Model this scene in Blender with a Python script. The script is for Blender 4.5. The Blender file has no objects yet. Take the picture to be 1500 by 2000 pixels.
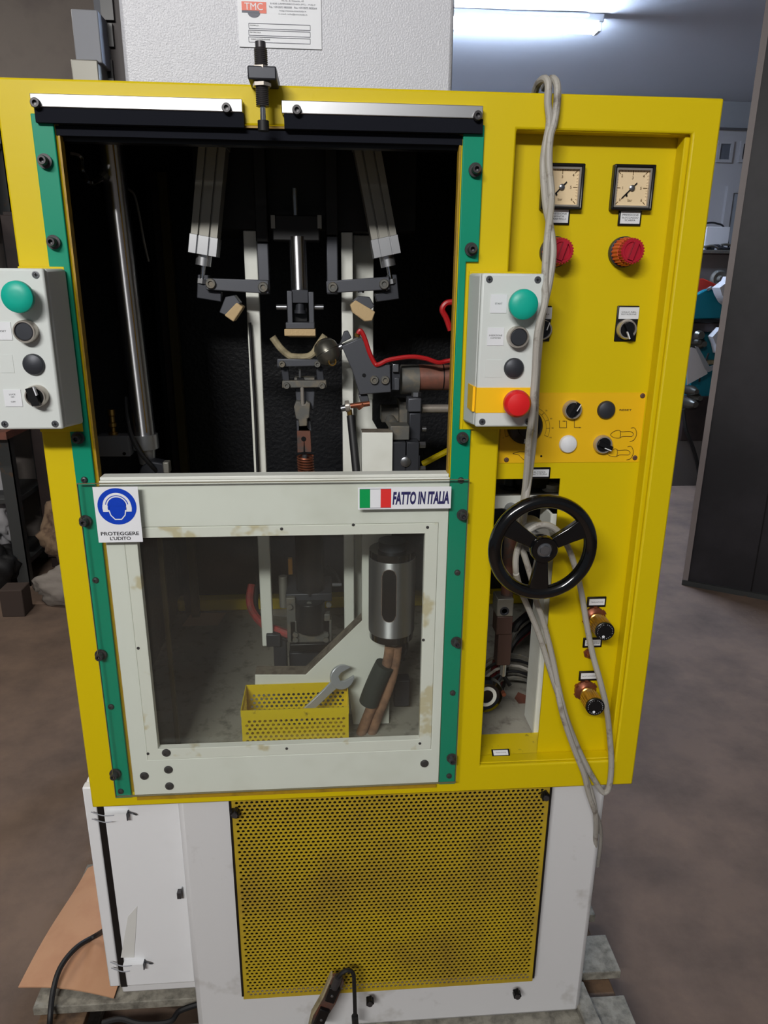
import bpy, bmesh, math, random
import numpy as np
from mathutils import Vector, Matrix, noise
random.seed(7)
S = bpy.context.scene
COL = S.collection
PI = math.pi

# ------------------------------------------------------------------ camera
PB = 0.76                                   # height of the yellow panel's lower edge
def _rot(a, b, c):
    ca, sa, cb, sb, cc, sc = math.cos(a), math.sin(a), math.cos(b), math.sin(b), math.cos(c), math.sin(c)
    Rz = np.array([[ca, -sa, 0], [sa, ca, 0], [0, 0, 1]]); Rx = np.array([[1, 0, 0], [0, cb, -sb], [0, sb, cb]])
    Ry = np.array([[cc, 0, sc], [0, 1, 0], [-sc, 0, cc]])
    return Rz @ Rx @ Ry
CM = _rot(-0.0774, -0.3048, -0.0091); CC = np.array([0.4357, -1.1058, 0.8992 + PB]); FPX = 1400.0
cam = bpy.data.objects.new('camera', bpy.data.cameras.new('camera')); COL.objects.link(cam)
cam.data.sensor_fit = 'VERTICAL'; cam.data.sensor_height = 36.0; cam.data.lens = FPX / 2000 * 36
cam.data.clip_start = 0.02; cam.data.clip_end = 60
_r, _f, _u = CM[:, 0], CM[:, 1], CM[:, 2]
cam.matrix_world = Matrix(((_r[0], _u[0], -_f[0], CC[0]), (_r[1], _u[1], -_f[1], CC[1]), (_r[2], _u[2], -_f[2], CC[2]), (0, 0, 0, 1)))
S.camera = cam

# ------------------------------------------------------------------ world, lights, exposure
w = bpy.data.worlds.new('world'); S.world = w; w.use_nodes = True
w.node_tree.nodes['Background'].inputs[0].default_value = (0.80, 0.88, 1.0, 1)
w.node_tree.nodes['Background'].inputs[1].default_value = 0.10
S.view_settings.view_transform = 'Standard'; S.view_settings.look = 'None'
S.view_settings.exposure = 0.0; S.view_settings.gamma = 1.0
S.view_settings.use_curve_mapping = False
def area(name, loc, target, sx, sy, power, col=(1, 1, 1)):
    l = bpy.data.lights.new(name, 'AREA'); l.shape = 'RECTANGLE'; l.size = sx; l.size_y = sy; l.energy = power; l.color = col
    o = bpy.data.objects.new(name, l); COL.objects.link(o); o.location = loc
    o.rotation_euler = (Vector(target) - Vector(loc)).to_track_quat('-Z', 'Y').to_euler()
    return o
area('ceiling_tube_front', (-0.7, -3.2, 3.3), (0.4, 0.2, 1.1), 1.5, 0.12, 112, (1.0, 0.98, 0.95))
area('left_fill', (-1.9, 1.6, 3.3), (-1.9, 1.8, 0.0), 1.5, 0.15, 34, (1.0, 0.95, 0.88))  # added fill to brighten the left background, no known tube there

# ------------------------------------------------------------------ pixel helpers (points of the photograph at a given depth)
def ray(x, y): return CM @ np.array([(x - 750) / FPX, 1, (1000 - y) / FPX])
def PY(x, y, Y):
    r = ray(x, y); t = (Y - CC[1]) / r[1]; p = CC + r * t; return (float(p[0]), float(Y), float(p[2]))
def PZ(x, y, Z):
    r = ray(x, y); t = (Z - CC[2]) / r[2]; p = CC + r * t; return (float(p[0]), float(p[1]), float(Z))

# ------------------------------------------------------------------ materials
def lin(c):
    return tuple((v / 255 / 12.92) if v / 255 <= 0.04045 else ((v / 255 + 0.055) / 1.055) ** 2.4 for v in c) + (1,)
MATS = {}
def mat(name, col, rough=0.5, metal=0.0, bump=0, bscale=60, col2=None, nscale=8, nlo=0.45, nhi=0.65, emit=0, coat=0, spec=0.5, detail=4):
    m = bpy.data.materials.new(name); m.use_nodes = True; MATS[name] = m
    nt = m.node_tree; b = nt.nodes['Principled BSDF']
    b.inputs['Base Color'].default_value = lin(col); b.inputs['Roughness'].default_value = rough
    b.inputs['Metallic'].default_value = metal; b.inputs['Specular IOR Level'].default_value = spec
    if coat: b.inputs['Coat Weight'].default_value = coat; b.inputs['Coat Roughness'].default_value = 0.15
    tc = nt.nodes.new('ShaderNodeTexCoord'); geo = nt.nodes.new('ShaderNodeNewGeometry')
    if col2 is not None:
        n = nt.nodes.new('ShaderNodeTexNoise'); n.inputs['Scale'].default_value = nscale; n.inputs['Detail'].default_value = detail
        n.inputs['Roughness'].default_value = 0.65
        nt.links.new(geo.outputs['Position'], n.inputs['Vector'])
        r = nt.nodes.new('ShaderNodeValToRGB'); r.color_ramp.elements[0].position = nlo; r.color_ramp.elements[1].position = nhi
        r.color_ramp.elements[0].color = lin(col); r.color_ramp.elements[1].color = lin(col2)
        nt.links.new(n.outputs['Fac'], r.inputs[0]); nt.links.new(r.outputs[0], b.inputs['Base Color'])
    if bump:
        n = nt.nodes.new('ShaderNodeTexNoise'); n.inputs['Scale'].default_value = bscale; n.inputs['Detail'].default_value = 3
        nt.links.new(geo.outputs['Position'], n.inputs['Vector'])
        bp = nt.nodes.new('ShaderNodeBump'); bp.inputs['Strength'].default_value = bump; bp.inputs['Distance'].default_value = 0.002
        nt.links.new(n.outputs['Fac'], bp.inputs['Height']); nt.links.new(bp.outputs[0], b.inputs['Normal'])
    if emit:
        b.inputs['Emission Color'].default_value = lin(col); b.inputs['Emission Strength'].default_value = emit
    return m
mat('yellow', (214, 189, 2), 0.45, spec=0.32, bump=0.06, bscale=120)
mat('yellow_dirty', (232, 204, 12), 0.5, col2=(120, 98, 30), nscale=60, nlo=0.62, nhi=0.78)
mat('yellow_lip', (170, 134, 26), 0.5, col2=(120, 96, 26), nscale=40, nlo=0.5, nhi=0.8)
mat('perf_yellow', (190, 162, 34), 0.45, col2=(160, 132, 44), nscale=5, nlo=0.4, nhi=0.7)
mat('orange_yellow', (236, 186, 6), 0.5)
mat('box_yellow', (250, 196, 10), 0.5)
mat('green', (0, 140, 108), 0.45, spec=0.3)
mat('button_green', (8, 172, 150), 0.42)
mat('red', (222, 30, 34), 0.4, coat=0.2)
mat('knob_red', (170, 22, 44), 0.4)
mat('knob_orange', (205, 90, 50), 0.45)
mat('grey_plastic', (212, 217, 214), 0.5)
mat('cream', (232, 234, 226), 0.45, col2=(216, 217, 206), nscale=5, nlo=0.5, nhi=0.75)
mat('cream_stained', (230, 231, 222), 0.55, col2=(206, 196, 164), nscale=9, nlo=0.55, nhi=0.6)
mat('dust', (128, 118, 104), 0.9, col2=(92, 84, 74), nscale=40)
mat('white_paint', (232, 233, 235), 0.4, col2=(222, 223, 225), nscale=4, nlo=0.5, nhi=0.8)
mat('white_dirty', (216, 216, 217), 0.5, col2=(170, 166, 160), nscale=9, nlo=0.58, nhi=0.8)
mat('textured_grey', (200, 201, 207), 0.33, bump=0.42, bscale=420)
mat('black', (14, 14, 16), 0.35)
mat('black_gloss', (10, 10, 11), 0.12, coat=0.6)
mat('black_matt', (16, 16, 18), 0.6)
mat('bolt_black', (70, 68, 70), 0.38, metal=0.45)
mat('rubber', (24, 24, 26), 0.55)
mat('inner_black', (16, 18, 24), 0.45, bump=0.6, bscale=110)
mat('alu', (205, 206, 208), 0.32, metal=0.9)
mat('alu_dull', (150, 148, 140), 0.5, metal=0.6)
mat('chrome', (225, 226, 230), 0.12, metal=1.0)
mat('steel', (150, 152, 156), 0.3, metal=0.9)
mat('ring_metal', (186, 178, 168), 0.28, metal=0.6)
mat('dark_steel', (86, 88, 94), 0.42, metal=0.45)
mat('darker_steel', (58, 60, 66), 0.45, metal=0.4)
mat('steel_dusty', (100, 100, 96), 0.6, metal=0.3, col2=(120, 112, 98), nscale=50)
mat('rust_steel', (112, 72, 58), 0.6, metal=0.3, col2=(80, 74, 70), nscale=30)
mat('copper', (140, 84, 62), 0.4, metal=0.7)
mat('copper_hose', (132, 84, 70), 0.5, metal=0.1, col2=(108, 76, 66), nscale=30)
mat('red_hose', (176, 26, 30), 0.38)
mat('brass', (190, 150, 80), 0.28, metal=0.9)
mat('bronze', (110, 108, 100), 0.3, metal=0.8)
mat('felt', (196, 170, 128), 0.9, bump=0.5, bscale=200)
mat('felt_wire', (160, 148, 118), 0.8, col2=(128, 118, 92), nscale=60)
mat('grey_cable', (168, 164, 156), 0.5, col2=(120, 112, 102), nscale=40, nlo=0.55, nhi=0.7)
mat('label_white', (226, 228, 232), 0.45)
mat('sign_white', (236, 238, 242), 0.35)
mat('sign_blue', (0, 62, 190), 0.4)
mat('flag_green', (0, 158, 82), 0.4)
mat('flag_red', (228, 52, 50), 0.4)
mat('navy_ink', (40, 36, 92), 0.5)
mat('ink', (28, 26, 30), 0.6)
mat('ink_brown', (92, 66, 20), 0.6)
mat('ink_grey', (110, 112, 122), 0.6)
mat('logo_red', (232, 120, 100), 0.5)
mat('dial', (232, 208, 168), 0.5)
mat('cardboard', (192, 146, 112), 0.85, col2=(182, 134, 102), nscale=6)
mat('paper', (206, 204, 206), 0.8)
mat('lit_patch_tan', (228, 196, 166), 0.8)  # bright tan for the patch of light on the chamber floor
mat('pallet_wood', (150, 146, 134), 0.9, col2=(96, 92, 84), nscale=35, nlo=0.4, nhi=0.7, bump=0.8, bscale=80)
mat('pallet_brown', (110, 86, 64), 0.9, col2=(74, 58, 46), nscale=20, bump=0.5)
mat('concrete', (124, 103, 88), 0.85, col2=(92, 77, 67), nscale=3, nlo=0.4, nhi=0.7, bump=0.4, bscale=50, detail=9)
mat('chamber_floor', (166, 162, 150), 0.75, col2=(112, 107, 98), nscale=34, nlo=0.52, nhi=0.74, bump=0.4)
mat('ceiling_plaster', (206, 208, 214), 0.7, bump=0.3, bscale=20)
mat('wall_brown', (122, 114, 108), 0.85, col2=(110, 102, 98), nscale=3)
mat('wall_pale', (172, 168, 168), 0.85)
mat('beam_grey', (140, 142, 146), 0.85)
mat('vent_dark', (88, 90, 96), 0.7)
mat('door_black', (36, 34, 38), 0.5, col2=(48, 45, 50), nscale=3, bump=0.3, bscale=9)
mat('door_edge', (150, 140, 138), 0.5)
mat('dark_brown_steel', (50, 38, 36), 0.5, col2=(36, 28, 28), nscale=4)
mat('rack_grey', (72, 74, 74), 0.5, metal=0.3, col2=(96, 78, 64), nscale=16, nlo=0.62, nhi=0.7)
mat('cloth_grey', (140, 132, 124), 0.95, bump=0.6, bscale=60)
mat('cloth_tan', (128, 106, 84), 0.95, col2=(80, 60, 48), nscale=14)
mat('teal', (0, 120, 138), 0.5)
mat('machine_red', (200, 50, 34), 0.5)
mat('bench_grey', (96, 92, 90), 0.7)
mat('lamp_white', (225, 228, 232), 0.4)
mat('wood_block', (70, 58, 52), 0.9)
mat('dark_olive', (74, 62, 24), 0.6)
mat('duct_metal', (150, 152, 158), 0.6, metal=0.2)
mat('dark_hose', (96, 28, 30), 0.5)
mat('brown_block', (76, 56, 50), 0.5, metal=0.2)
mat('polished_steel', (190, 190, 192), 0.24, metal=1.0)
mat('red_hose_dusty', (168, 62, 60), 0.6, col2=(120, 70, 66), nscale=40)
mat('tan_hose', (160, 122, 96), 0.6, col2=(120, 92, 76), nscale=30)
mat('tape_dark', (52, 58, 54), 0.7)
mat('soft_black', (20, 22, 30), 0.85, spec=0.15)
mat('wrench_steel', (205, 208, 214), 0.3, metal=0.55)
mat('tape', (216, 216, 212), 0.3)
def aniso(m, rough):
    nt = m.node_tree; b = nt.nodes['Principled BSDF']; b.inputs['Roughness'].default_value = rough; b.inputs['Anisotropic'].default_value = 0.95; b.inputs['Anisotropic Rotation'].default_value = 0.25
    t = nt.nodes.new('ShaderNodeTangent'); t.direction_type = 'RADIAL'; t.axis = 'Z'; nt.links.new(t.outputs[0], b.inputs['Tangent'])
aniso(mat('ground_steel', (215, 215, 218), 0.3, metal=1.0), 0.42)
aniso(mat('turned_alu', (190, 191, 194), 0.4, metal=0.9), 0.48)
m = mat('tube_glow', (205, 225, 255), 0.4, emit=310)

def film(name, tint, dust, dustcol, nscale=6, lo=0.4, hi=0.9, spec=1.0):
    m = bpy.data.materials.new(name); m.use_nodes = True; MATS[name] = m
    nt = m.node_tree; nt.nodes.clear()
    out = nt.nodes.new('ShaderNodeOutputMaterial'); tr = nt.nodes.new('ShaderNodeBsdfTransparent'); tr.inputs[0].default_value = tint
    gl = nt.nodes.new('ShaderNodeBsdfGlossy'); gl.inputs['Roughness'].default_value = 0.04
    lw = nt.nodes.new('ShaderNodeLayerWeight'); lw.inputs[0].default_value = 0.5
    pw = nt.nodes.new('ShaderNodeMath'); pw.operation = 'POWER'; pw.inputs[1].default_value = 5.0; nt.links.new(lw.outputs['Facing'], pw.inputs[0])
    fr = nt.nodes.new('ShaderNodeMath'); fr.operation = 'MULTIPLY_ADD'; fr.inputs[1].default_value = 0.6; fr.inputs[2].default_value = 0.025; nt.links.new(pw.outputs[0], fr.inputs[0])
    mx = nt.nodes.new('ShaderNodeMixShader'); nt.links.new(fr.outputs[0], mx.inputs[0]); nt.links.new(tr.outputs[0], mx.inputs[1]); nt.links.new(gl.outputs[0], mx.inputs[2])
    df = nt.nodes.new('ShaderNodeBsdfDiffuse'); df.inputs[0].default_value = lin(dustcol)
    geo = nt.nodes.new('ShaderNodeNewGeometry'); n = nt.nodes.new('ShaderNodeTexNoise'); n.inputs['Scale'].default_value = nscale; n.inputs['Detail'].default_value = 6
    nt.links.new(geo.outputs['Position'], n.inputs['Vector'])
    mr = nt.nodes.new('ShaderNodeMapRange'); mr.inputs[1].default_value = lo; mr.inputs[2].default_value = hi; mr.inputs[3].default_value = dust * 0.5; mr.inputs[4].default_value = dust * 1.8
    nt.links.new(n.outputs['Fac'], mr.inputs[0])
    m2 = nt.nodes.new('ShaderNodeMixShader'); nt.links.new(mr.outputs[0], m2.inputs[0]); nt.links.new(mx.outputs[0], m2.inputs[1]); nt.links.new(df.outputs[0], m2.inputs[2])
    nt.links.new(m2.outputs[0], out.inputs[0])
film('clear_sheet', (0.97, 0.98, 0.97, 1), 0.012, (190, 190, 185))
film('dirty_pane', (0.975, 0.98, 0.975, 1), 0.013, (160, 170, 172))
mat('sheet_edge', (120, 112, 84), 0.3)

# ------------------------------------------------------------------ mesh builder
class MB:
    def __init__(s): s.v = []; s.f = []; s.mi = []; s.mats = []
    def _m(s, m):
        if m not in s.mats: s.mats.append(m)
        return s.mats.index(m)
    def add(s, vs, fs, m, T=None):
        o = len(s.v); k = s._m(m)
        s.v += [tuple(T @ Vector(p)) if T is not None else tuple(p) for p in vs]
        s.f += [tuple(i + o for i in f) for f in fs]; s.mi += [k] * len(fs); return s
    def box(s, x0, x1, y0, y1, z0, z1, m, T=None):
        v = [(x, y, z) for x in (x0, x1) for y in (y0, y1) for z in (z0, z1)]
        f = [(0, 1, 3, 2), (4, 6, 7, 5), (0, 4, 5, 1), (2, 3, 7, 6), (0, 2, 6, 4), (1, 5, 7, 3)]
        return s.add(v, f, m, T)
    def cyl(s, p0, p1, r0, m, r1=None, n=20, caps=True):
        r1 = r0 if r1 is None else r1
        p0, p1 = Vector(p0), Vector(p1); d = (p1 - p0).normalized()
        a = d.orthogonal().normalized(); b = d.cross(a)
        v = []
        for p, r in ((p0, r0), (p1, r1)):
            for i in range(n):
                t = 2 * PI * i / n; v.append(p + a * (r * math.cos(t)) + b * (r * math.sin(t)))
        f = [(i, (i + 1) % n, n + (i + 1) % n, n + i) for i in range(n)]
        if caps: f += [tuple(range(n - 1, -1, -1)), tuple(range(n, 2 * n))]
        return s.add(v, f, m)
    def lathe(s, p0, axis, prof, m, n=24, close=False):
        """prof: list of (radius, distance along axis)"""
        p0, d = Vector(p0), Vector(axis).normalized(); a = d.orthogonal().normalized(); b = d.cross(a)
        v = []; f = []; k = len(prof)
        for r, h in prof:
            for i in range(n):
                t = 2 * PI * i / n; v.append(p0 + d * h + a * (r * math.cos(t)) + b * (r * math.sin(t)))
        for j in range(k if close else k - 1):
            j2 = (j + 1) % k
            for i in range(n): f.append((j * n + i, j * n + (i + 1) % n, j2 * n + (i + 1) % n, j2 * n + i))
        if not close:
            f.append(tuple(range(n - 1, -1, -1))); f.append(tuple((k - 1) * n + i for i in range(n)))
        return s.add(v, f, m)
    def tube(s, pts, r, m, n=10, smooth=True, seg=6, rs=None):
        P = [Vector(p) for p in pts]
        if smooth and len(P) > 2:
            Q = []
            for i in range(len(P) - 1):
                a = P[max(i - 1, 0)]; b = P[i]; c = P[i + 1]; d = P[min(i + 2, len(P) - 1)]
                for k in range(seg):
                    t = k / seg
                    Q.append(0.5 * ((2 * b) + (c - a) * t + (2 * a - 5 * b + 4 * c - d) * t * t + (3 * b - a - 3 * c + d) * t ** 3))
            Q.append(P[-1]); P = Q
        v = []; f = []; up = None; N = len(P)
        for i, p in enumerate(P):
            d = (P[min(i + 1, N - 1)] - P[max(i - 1, 0)]).normalized()
            if up is None: up = d.orthogonal().normalized()
            up = (up - d * up.dot(d)).normalized(); b = d.cross(up)
            for k in range(n):
                t = 2 * PI * k / n; v.append(p + up * (r * math.cos(t)) + b * (r * math.sin(t)))
        for i in range(N - 1):
            for k in range(n): f.append((i * n + k, i * n + (k + 1) % n, (i + 1) * n + (k + 1) % n, (i + 1) * n + k))
        f.append(tuple(range(n - 1, -1, -1))); f.append(tuple((N - 1) * n + k for k in range(n)))
        return s.add(v, f, m)
    def prism(s, poly, y0, y1, m, T=None):
        """poly of (x,z) points extruded from y0 to y1"""
        n = len(poly)
        A = sum(poly[i][0] * poly[(i + 1) % n][1] - poly[(i + 1) % n][0] * poly[i][1] for i in range(n))
        if A < 0: poly = poly[::-1]
        v = [(x, y0, z) for x, z in poly] + [(x, y1, z) for x, z in poly]
        f = [tuple(range(n)), tuple(range(2 * n - 1, n - 1, -1))]
        f += [(i, n + i, n + (i + 1) % n, (i + 1) % n) for i in range(n)]
        return s.add(v, f, m, T)
    def grid_plate(s, xs, zs, holes, y0, y1, m):
        """plate with rectangular openings: cells (i,j) in holes are left out"""
        idx = {}; v = []; f = []
        def V(i, j, k):
            if (i, j, k) not in idx: idx[(i, j, k)] = len(v); v.append((xs[i], (y0, y1)[k], zs[j]))
            return idx[(i, j, k)]
        solid = lambda i, j: 0 <= i < len(xs) - 1 and 0 <= j < len(zs) - 1 and (i, j) not in holes
        for i in range(len(xs) - 1):
            for j in range(len(zs) - 1):
                if not solid(i, j): continue
                f.append((V(i, j, 0), V(i + 1, j, 0), V(i + 1, j + 1, 0), V(i, j + 1, 0)))
                f.append((V(i, j, 1), V(i, j + 1, 1), V(i + 1, j + 1, 1), V(i + 1, j, 1)))
                if not solid(i - 1, j): f.append((V(i, j, 0), V(i, j + 1, 0), V(i, j + 1, 1), V(i, j, 1)))
                if not solid(i + 1, j): f.append((V(i + 1, j, 0), V(i + 1, j, 1), V(i + 1, j + 1, 1), V(i + 1, j + 1, 0)))
                if not solid(i, j - 1): f.append((V(i, j, 0), V(i, j, 1), V(i + 1, j, 1), V(i + 1, j, 0)))
                if not solid(i, j + 1): f.append((V(i, j + 1, 0), V(i + 1, j + 1, 0), V(i + 1, j + 1, 1), V(i, j + 1, 1)))
        return s.add(v, f, m)
    def perf(s, w, h, pitch, r, t, m, T, nseg=10, border=0.004):
        """perforated sheet in local (x,z) of size w by h with depth t along +y, staggered holes"""
        row = pitch * 0.86; nx = int((w - 2 * border) / pitch - 0.5); nz = int((h - 2 * border) / row)
        bx = (w - (nx + 0.5) * pitch) / 2; bz = (h - nz * row) / 2
        v = []; f = []
        angs = []
        for k in range(nseg): angs.append(2 * PI * (k + 0.5) / nseg)
        hx, hz = pitch / 2, row / 2
        outer = []
        for a in angs:
            c, sn = math.cos(a), math.sin(a); q = min(hx / abs(c) if abs(c) > 1e-6 else 9, hz / abs(sn) if abs(sn) > 1e-6 else 9)
            outer.append((c * q, sn * q))
        cor = [(hx, hz), (-hx, hz), (-hx, -hz), (hx, -hz)]
        for j in range(nz):
            off = 0 if j % 2 else pitch / 2
            cz = bz + (j + 0.5) * row
            # filler at the row ends
            xa = bx; xb = bx + off; xc = bx + off + nx * pitch; xd = bx + (nx + 0.5) * pitch
            for (u0, u1) in ((0, xb), (xc, w)):
                o = len(v); v += [(u0, 0, cz - hz), (u1, 0, cz - hz), (u1, 0, cz + hz), (u0, 0, cz + hz)]; f.append((o, o + 1, o + 2, o + 3))
            for i in range(nx):
                cx = bx + off + (i + 0.5) * pitch
                o = len(v)
                v += [(cx + a, 0, cz + b) for a, b in outer]
                v += [(cx + r * math.cos(a), 0, cz + r * math.sin(a)) for a in angs]
                v += [(cx + r * math.cos(a), t, cz + r * math.sin(a)) for a in angs]
                v += [(cx + a, 0, cz + b) for a, b in cor]
                for k in range(nseg):
                    k2 = (k + 1) % nseg
                    f.append((o + k, o + k2, o + nseg + k2, o + nseg + k))
                    f.append((o + nseg + k, o + nseg + k2, o + 2 * nseg + k2, o + 2 * nseg + k))
                    A = outer[k]; B = outer[k2]
                    for q, (a, b) in enumerate(cor):
                        onA = abs(abs(A[0]) - hx) < 1e-7; onB = abs(abs(B[0]) - hx) < 1e-7
                        if onA != onB and A[0] * a >= -1e-9 and B[0] * a > -1e-9 and A[1] * b > 0 and B[1] * b > 0:
                            f.append((o + k, o + 3 * nseg + q, o + k2))
        for z0, z1 in ((0, bz), (bz + nz * row, h)):
            o = len(v); v += [(0, 0, z0), (w, 0, z0), (w, 0, z1), (0, 0, z1)]; f.append((o, o + 1, o + 2, o + 3))
        return s.add(v, f, m, T)
    def text(s, body, cx, cz, y, h, m, width=None, shear=0, rot=0, bold=0, align='CENTER', T=None, spacing=1.0):
        cu = bpy.data.curves.new('t', 'FONT'); cu.body = body; cu.size = 1.0; cu.align_x = 'LEFT'; cu.shear = shear
        cu.resolution_u = 3; cu.offset = bold; cu.space_character = spacing
        ob = bpy.data.objects.new('t', cu); COL.objects.link(ob)
        me = bpy.data.meshes.new_from_object(ob.evaluated_get(bpy.context.evaluated_depsgraph_get()))
        co = [v.co.copy() for v in me.vertices]; fs = [tuple(p.vertices) for p in me.polygons]
        bpy.data.objects.remove(ob); bpy.data.curves.remove(cu); bpy.data.meshes.remove(me)
        if not co: return s
        x0 = min(c.x for c in co); x1 = max(c.x for c in co); z0 = min(c.y for c in co); z1 = max(c.y for c in co)
        sz = h / (z1 - z0); sx = sz if width is None else width / (x1 - x0)
        ox = (x0 + x1) / 2 if align == 'CENTER' else x0
        vs = []
        for c in co:
            u = (c.x - ox) * sx; q = (c.y - (z0 + z1) / 2) * sz
            u, q = u * math.cos(rot) - q * math.sin(rot), u * math.sin(rot) + q * math.cos(rot)
            vs.append((cx + u, y, cz + q))
        return s.add(vs, fs, m, T)
    def build(s, name, parent=None, bevel=0, label=None, cat=None, group=None, kind=None, angle=35, T=None):
        vs = np.array(s.v, float)
        if T is not None: vs = np.array([tuple(T @ Vector(p)) for p in s.v])
        lo, hi = vs.min(0), vs.max(0); c = (lo + hi) / 2
        if parent is None: c[2] = lo[2]
        me = bpy.data.meshes.new(name); me.from_pydata([tuple(p) for p in (vs - c)], [], s.f); me.validate()
        for m_ in s.mats: me.materials.append(MATS[m_])
        if len(me.polygons) == len(s.mi): me.polygons.foreach_set('material_index', s.mi)
        me.polygons.foreach_set('use_smooth', [True] * len(me.polygons)); me.set_sharp_from_angle(angle=math.radians(angle))
        me.update()
        o = bpy.data.objects.new(name, me); COL.objects.link(o)
        if bevel:
            b = o.modifiers.new('bevel', 'BEVEL'); b.width = bevel; b.segments = 2; b.limit_method = 'ANGLE'; b.angle_limit = math.radians(40)
        put(o, Vector(c), parent); tag(o, label, cat, group, kind); return o
WL = {}
def put(o, wpos, parent):
    WL[o.name] = Vector(wpos)
    if parent: o.parent = parent; o.location = Vector(wpos) - WL[parent.name]
    else: o.location = wpos
def tag(o, label=None, cat=None, group=None, kind=None):
    if label: o['label'] = label
    if cat: o['category'] = cat
    if group: o['group'] = group
    if kind: o['kind'] = kind
def empty(name, loc, label=None, cat=None, group=None, parent=None):
    o = bpy.data.objects.new(name, None); o.empty_display_size = 0.05; COL.objects.link(o); put(o, Vector(loc), parent); tag(o, label, cat, group); return o
def dup(o, delta):                                  # copy of a thing with its parts
    r = o.copy(); COL.objects.link(r); r.location = Vector(o.location) + Vector(delta)
    for ch in o.children:
        c = ch.copy(); COL.objects.link(c); c.parent = r
        for g in ch.children:
            d = g.copy(); COL.objects.link(d); d.parent = c
    return r
def pbox(mb, xl, xr, yt, yb, Y, depth, m):
    """box whose front face at depth Y spans the photograph's columns xl..xr (at its middle row) and rows yt..yb"""
    ym = (yt + yb) / 2; xm = (xl + xr) / 2
    a = PY(xl, ym, Y); b = PY(xr, ym, Y); c = PY(xm, yt, Y); d = PY(xm, yb, Y)
    return mb.box(a[0], b[0], Y, Y + depth, d[2], c[2], m)
def ppoly(pts, Y): return [(PY(x, y, Y)[0], PY(x, y, Y)[2]) for x, y in pts]
def socket_bolt(p, r, h, parent, washer=0, m='bolt_black', name='bolt', d=(0, -1, 0)):
    mb = MB(); p = Vector(p); d = Vector(d)
    if washer: mb.cyl(p, p + d * 0.0025, washer, m, n=20); p = p + d * 0.0025
    mb.lathe(p, d, [(r, 0), (r, h * 0.85), (r * 0.88, h), (r * 0.5, h), (r * 0.46, h * 0.45), (0.0004, h * 0.4)], m, n=18)
    return mb.build(name, parent)
def dome_screw(p, r, h, parent, m='bolt_black', name='screw'):
    mb = MB(); mb.lathe(p, (0, -1, 0), [(r, 0), (r, h * 0.3), (r * 0.8, h * 0.8), (r * 0.45, h), (r * 0.35, h), (r * 0.3, h * 0.5), (0.0003, h * 0.45)], m, n=16)
    return mb.build(name, parent)

# ================================================================== SETTING
H = 3.5
FW = 7.0                                       # far wall
mb = MB(); mb.box(-4, 7, -4, 9, -0.1, 0, 'concrete'); mb.build('floor', kind='structure')
mb = MB(); mb.box(-4, 7, -4, FW, H, H + 0.1, 'ceiling_plaster'); mb.build('ceiling', kind='structure')
mb = MB(); mb.box(0.2, 7, FW, FW + 0.15, 0, H, 'wall_pale')
mb.box(0.2, 7, FW - 0.12, FW, 3.26, H, 'beam_grey'); mb.build('wall_back', kind='structure')
mb = MB(); mb.box(-4, 0.75, 3.3, 3.42, 0, H, 'wall_brown'); mb.build('wall_left', kind='structure')
wb = bpy.data.objects['wall_back']
for k, (xl, xr) in enumerate(((1402, 1426), (1446, 1474))):
    a = PY(xl, 312, FW); b = PY(xr, 282, FW)
    fr = MB(); fr.grid_plate([a[0] - .03, a[0], b[0], b[0] + .03], [a[2] - .03, a[2], b[2], b[2] + .03], {(1, 1)}, FW - 0.03, FW, 'wall_pale')
    o = fr.build('window_%d' % (k + 1), kind='structure')
    p = MB(); p.box(a[0], b[0], FW - 0.012, FW - 0.004, a[2], b[2], 'vent_dark'); p.build('pane', o)
a = PY(1428, 378, FW); b = PY(1520, 378, FW)
mb = MB(); mb.grid_plate([a[0] - .07, a[0], a[0] + .85, a[0] + .92], [0, 0.02, a[2], a[2] + .07], {(1, 1)}, FW - 0.05, FW, 'wall_pale')
o = mb.build('door_2', kind='structure'); mb = MB(); mb.box(a[0], a[0] + .85, FW - 0.03, FW - 0.01, 0.02, a[2], 'beam_grey'); mb.build('leaf', o)
# conduit on the ceiling and the lamp
a = PZ(885, 26, H - 0.02); b = PZ(1150, 30, H - 0.02)
mb = MB(); mb.cyl((a[0] - 1, a[1], H - 0.015), (b[0], b[1], H - 0.015), 0.012, 'lamp_white', n=10); mb.build('trim_1', kind='structure')
a = PZ(885, 66, H - 0.1); b = PZ(1166, 62, H - 0.1)
dx = (Vector(b) - Vector((b[0] - 1.5, a[1] + 0.05, b[2]))).normalized()
lamp = empty('ceiling_lamp', (b[0] - 0.75, b[1], H - 0.15), 'long white fluorescent tube lamp glowing on the ceiling behind the machine', 'lamp')
mb = MB(); mb.box(b[0] - 1.56, b[0] + 0.03, b[1] - 0.05, b[1] + 0.05, H - 0.055, H - 0.001, 'lamp_white'); mb.build('housing', lamp, bevel=0.008)
for s_ in (-1, 1):
    mb = MB(); mb.cyl((b[0] - 1.5, b[1] + s_ * 0.035, H - 0.085), (b[0] - 0.01, b[1] + s_ * 0.035, H - 0.085), 0.02, 'tube_glow', n=12); mb.build('tube', lamp)
for xx in (b[0] - 1.53, b[0] - 0.01):
    mb = MB(); mb.box(xx, xx + 0.025, b[1] - 0.05, b[1] + 0.05, H - 0.11, H - 0.055, 'lamp_white'); mb.build('lamp_holder', lamp)

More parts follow.
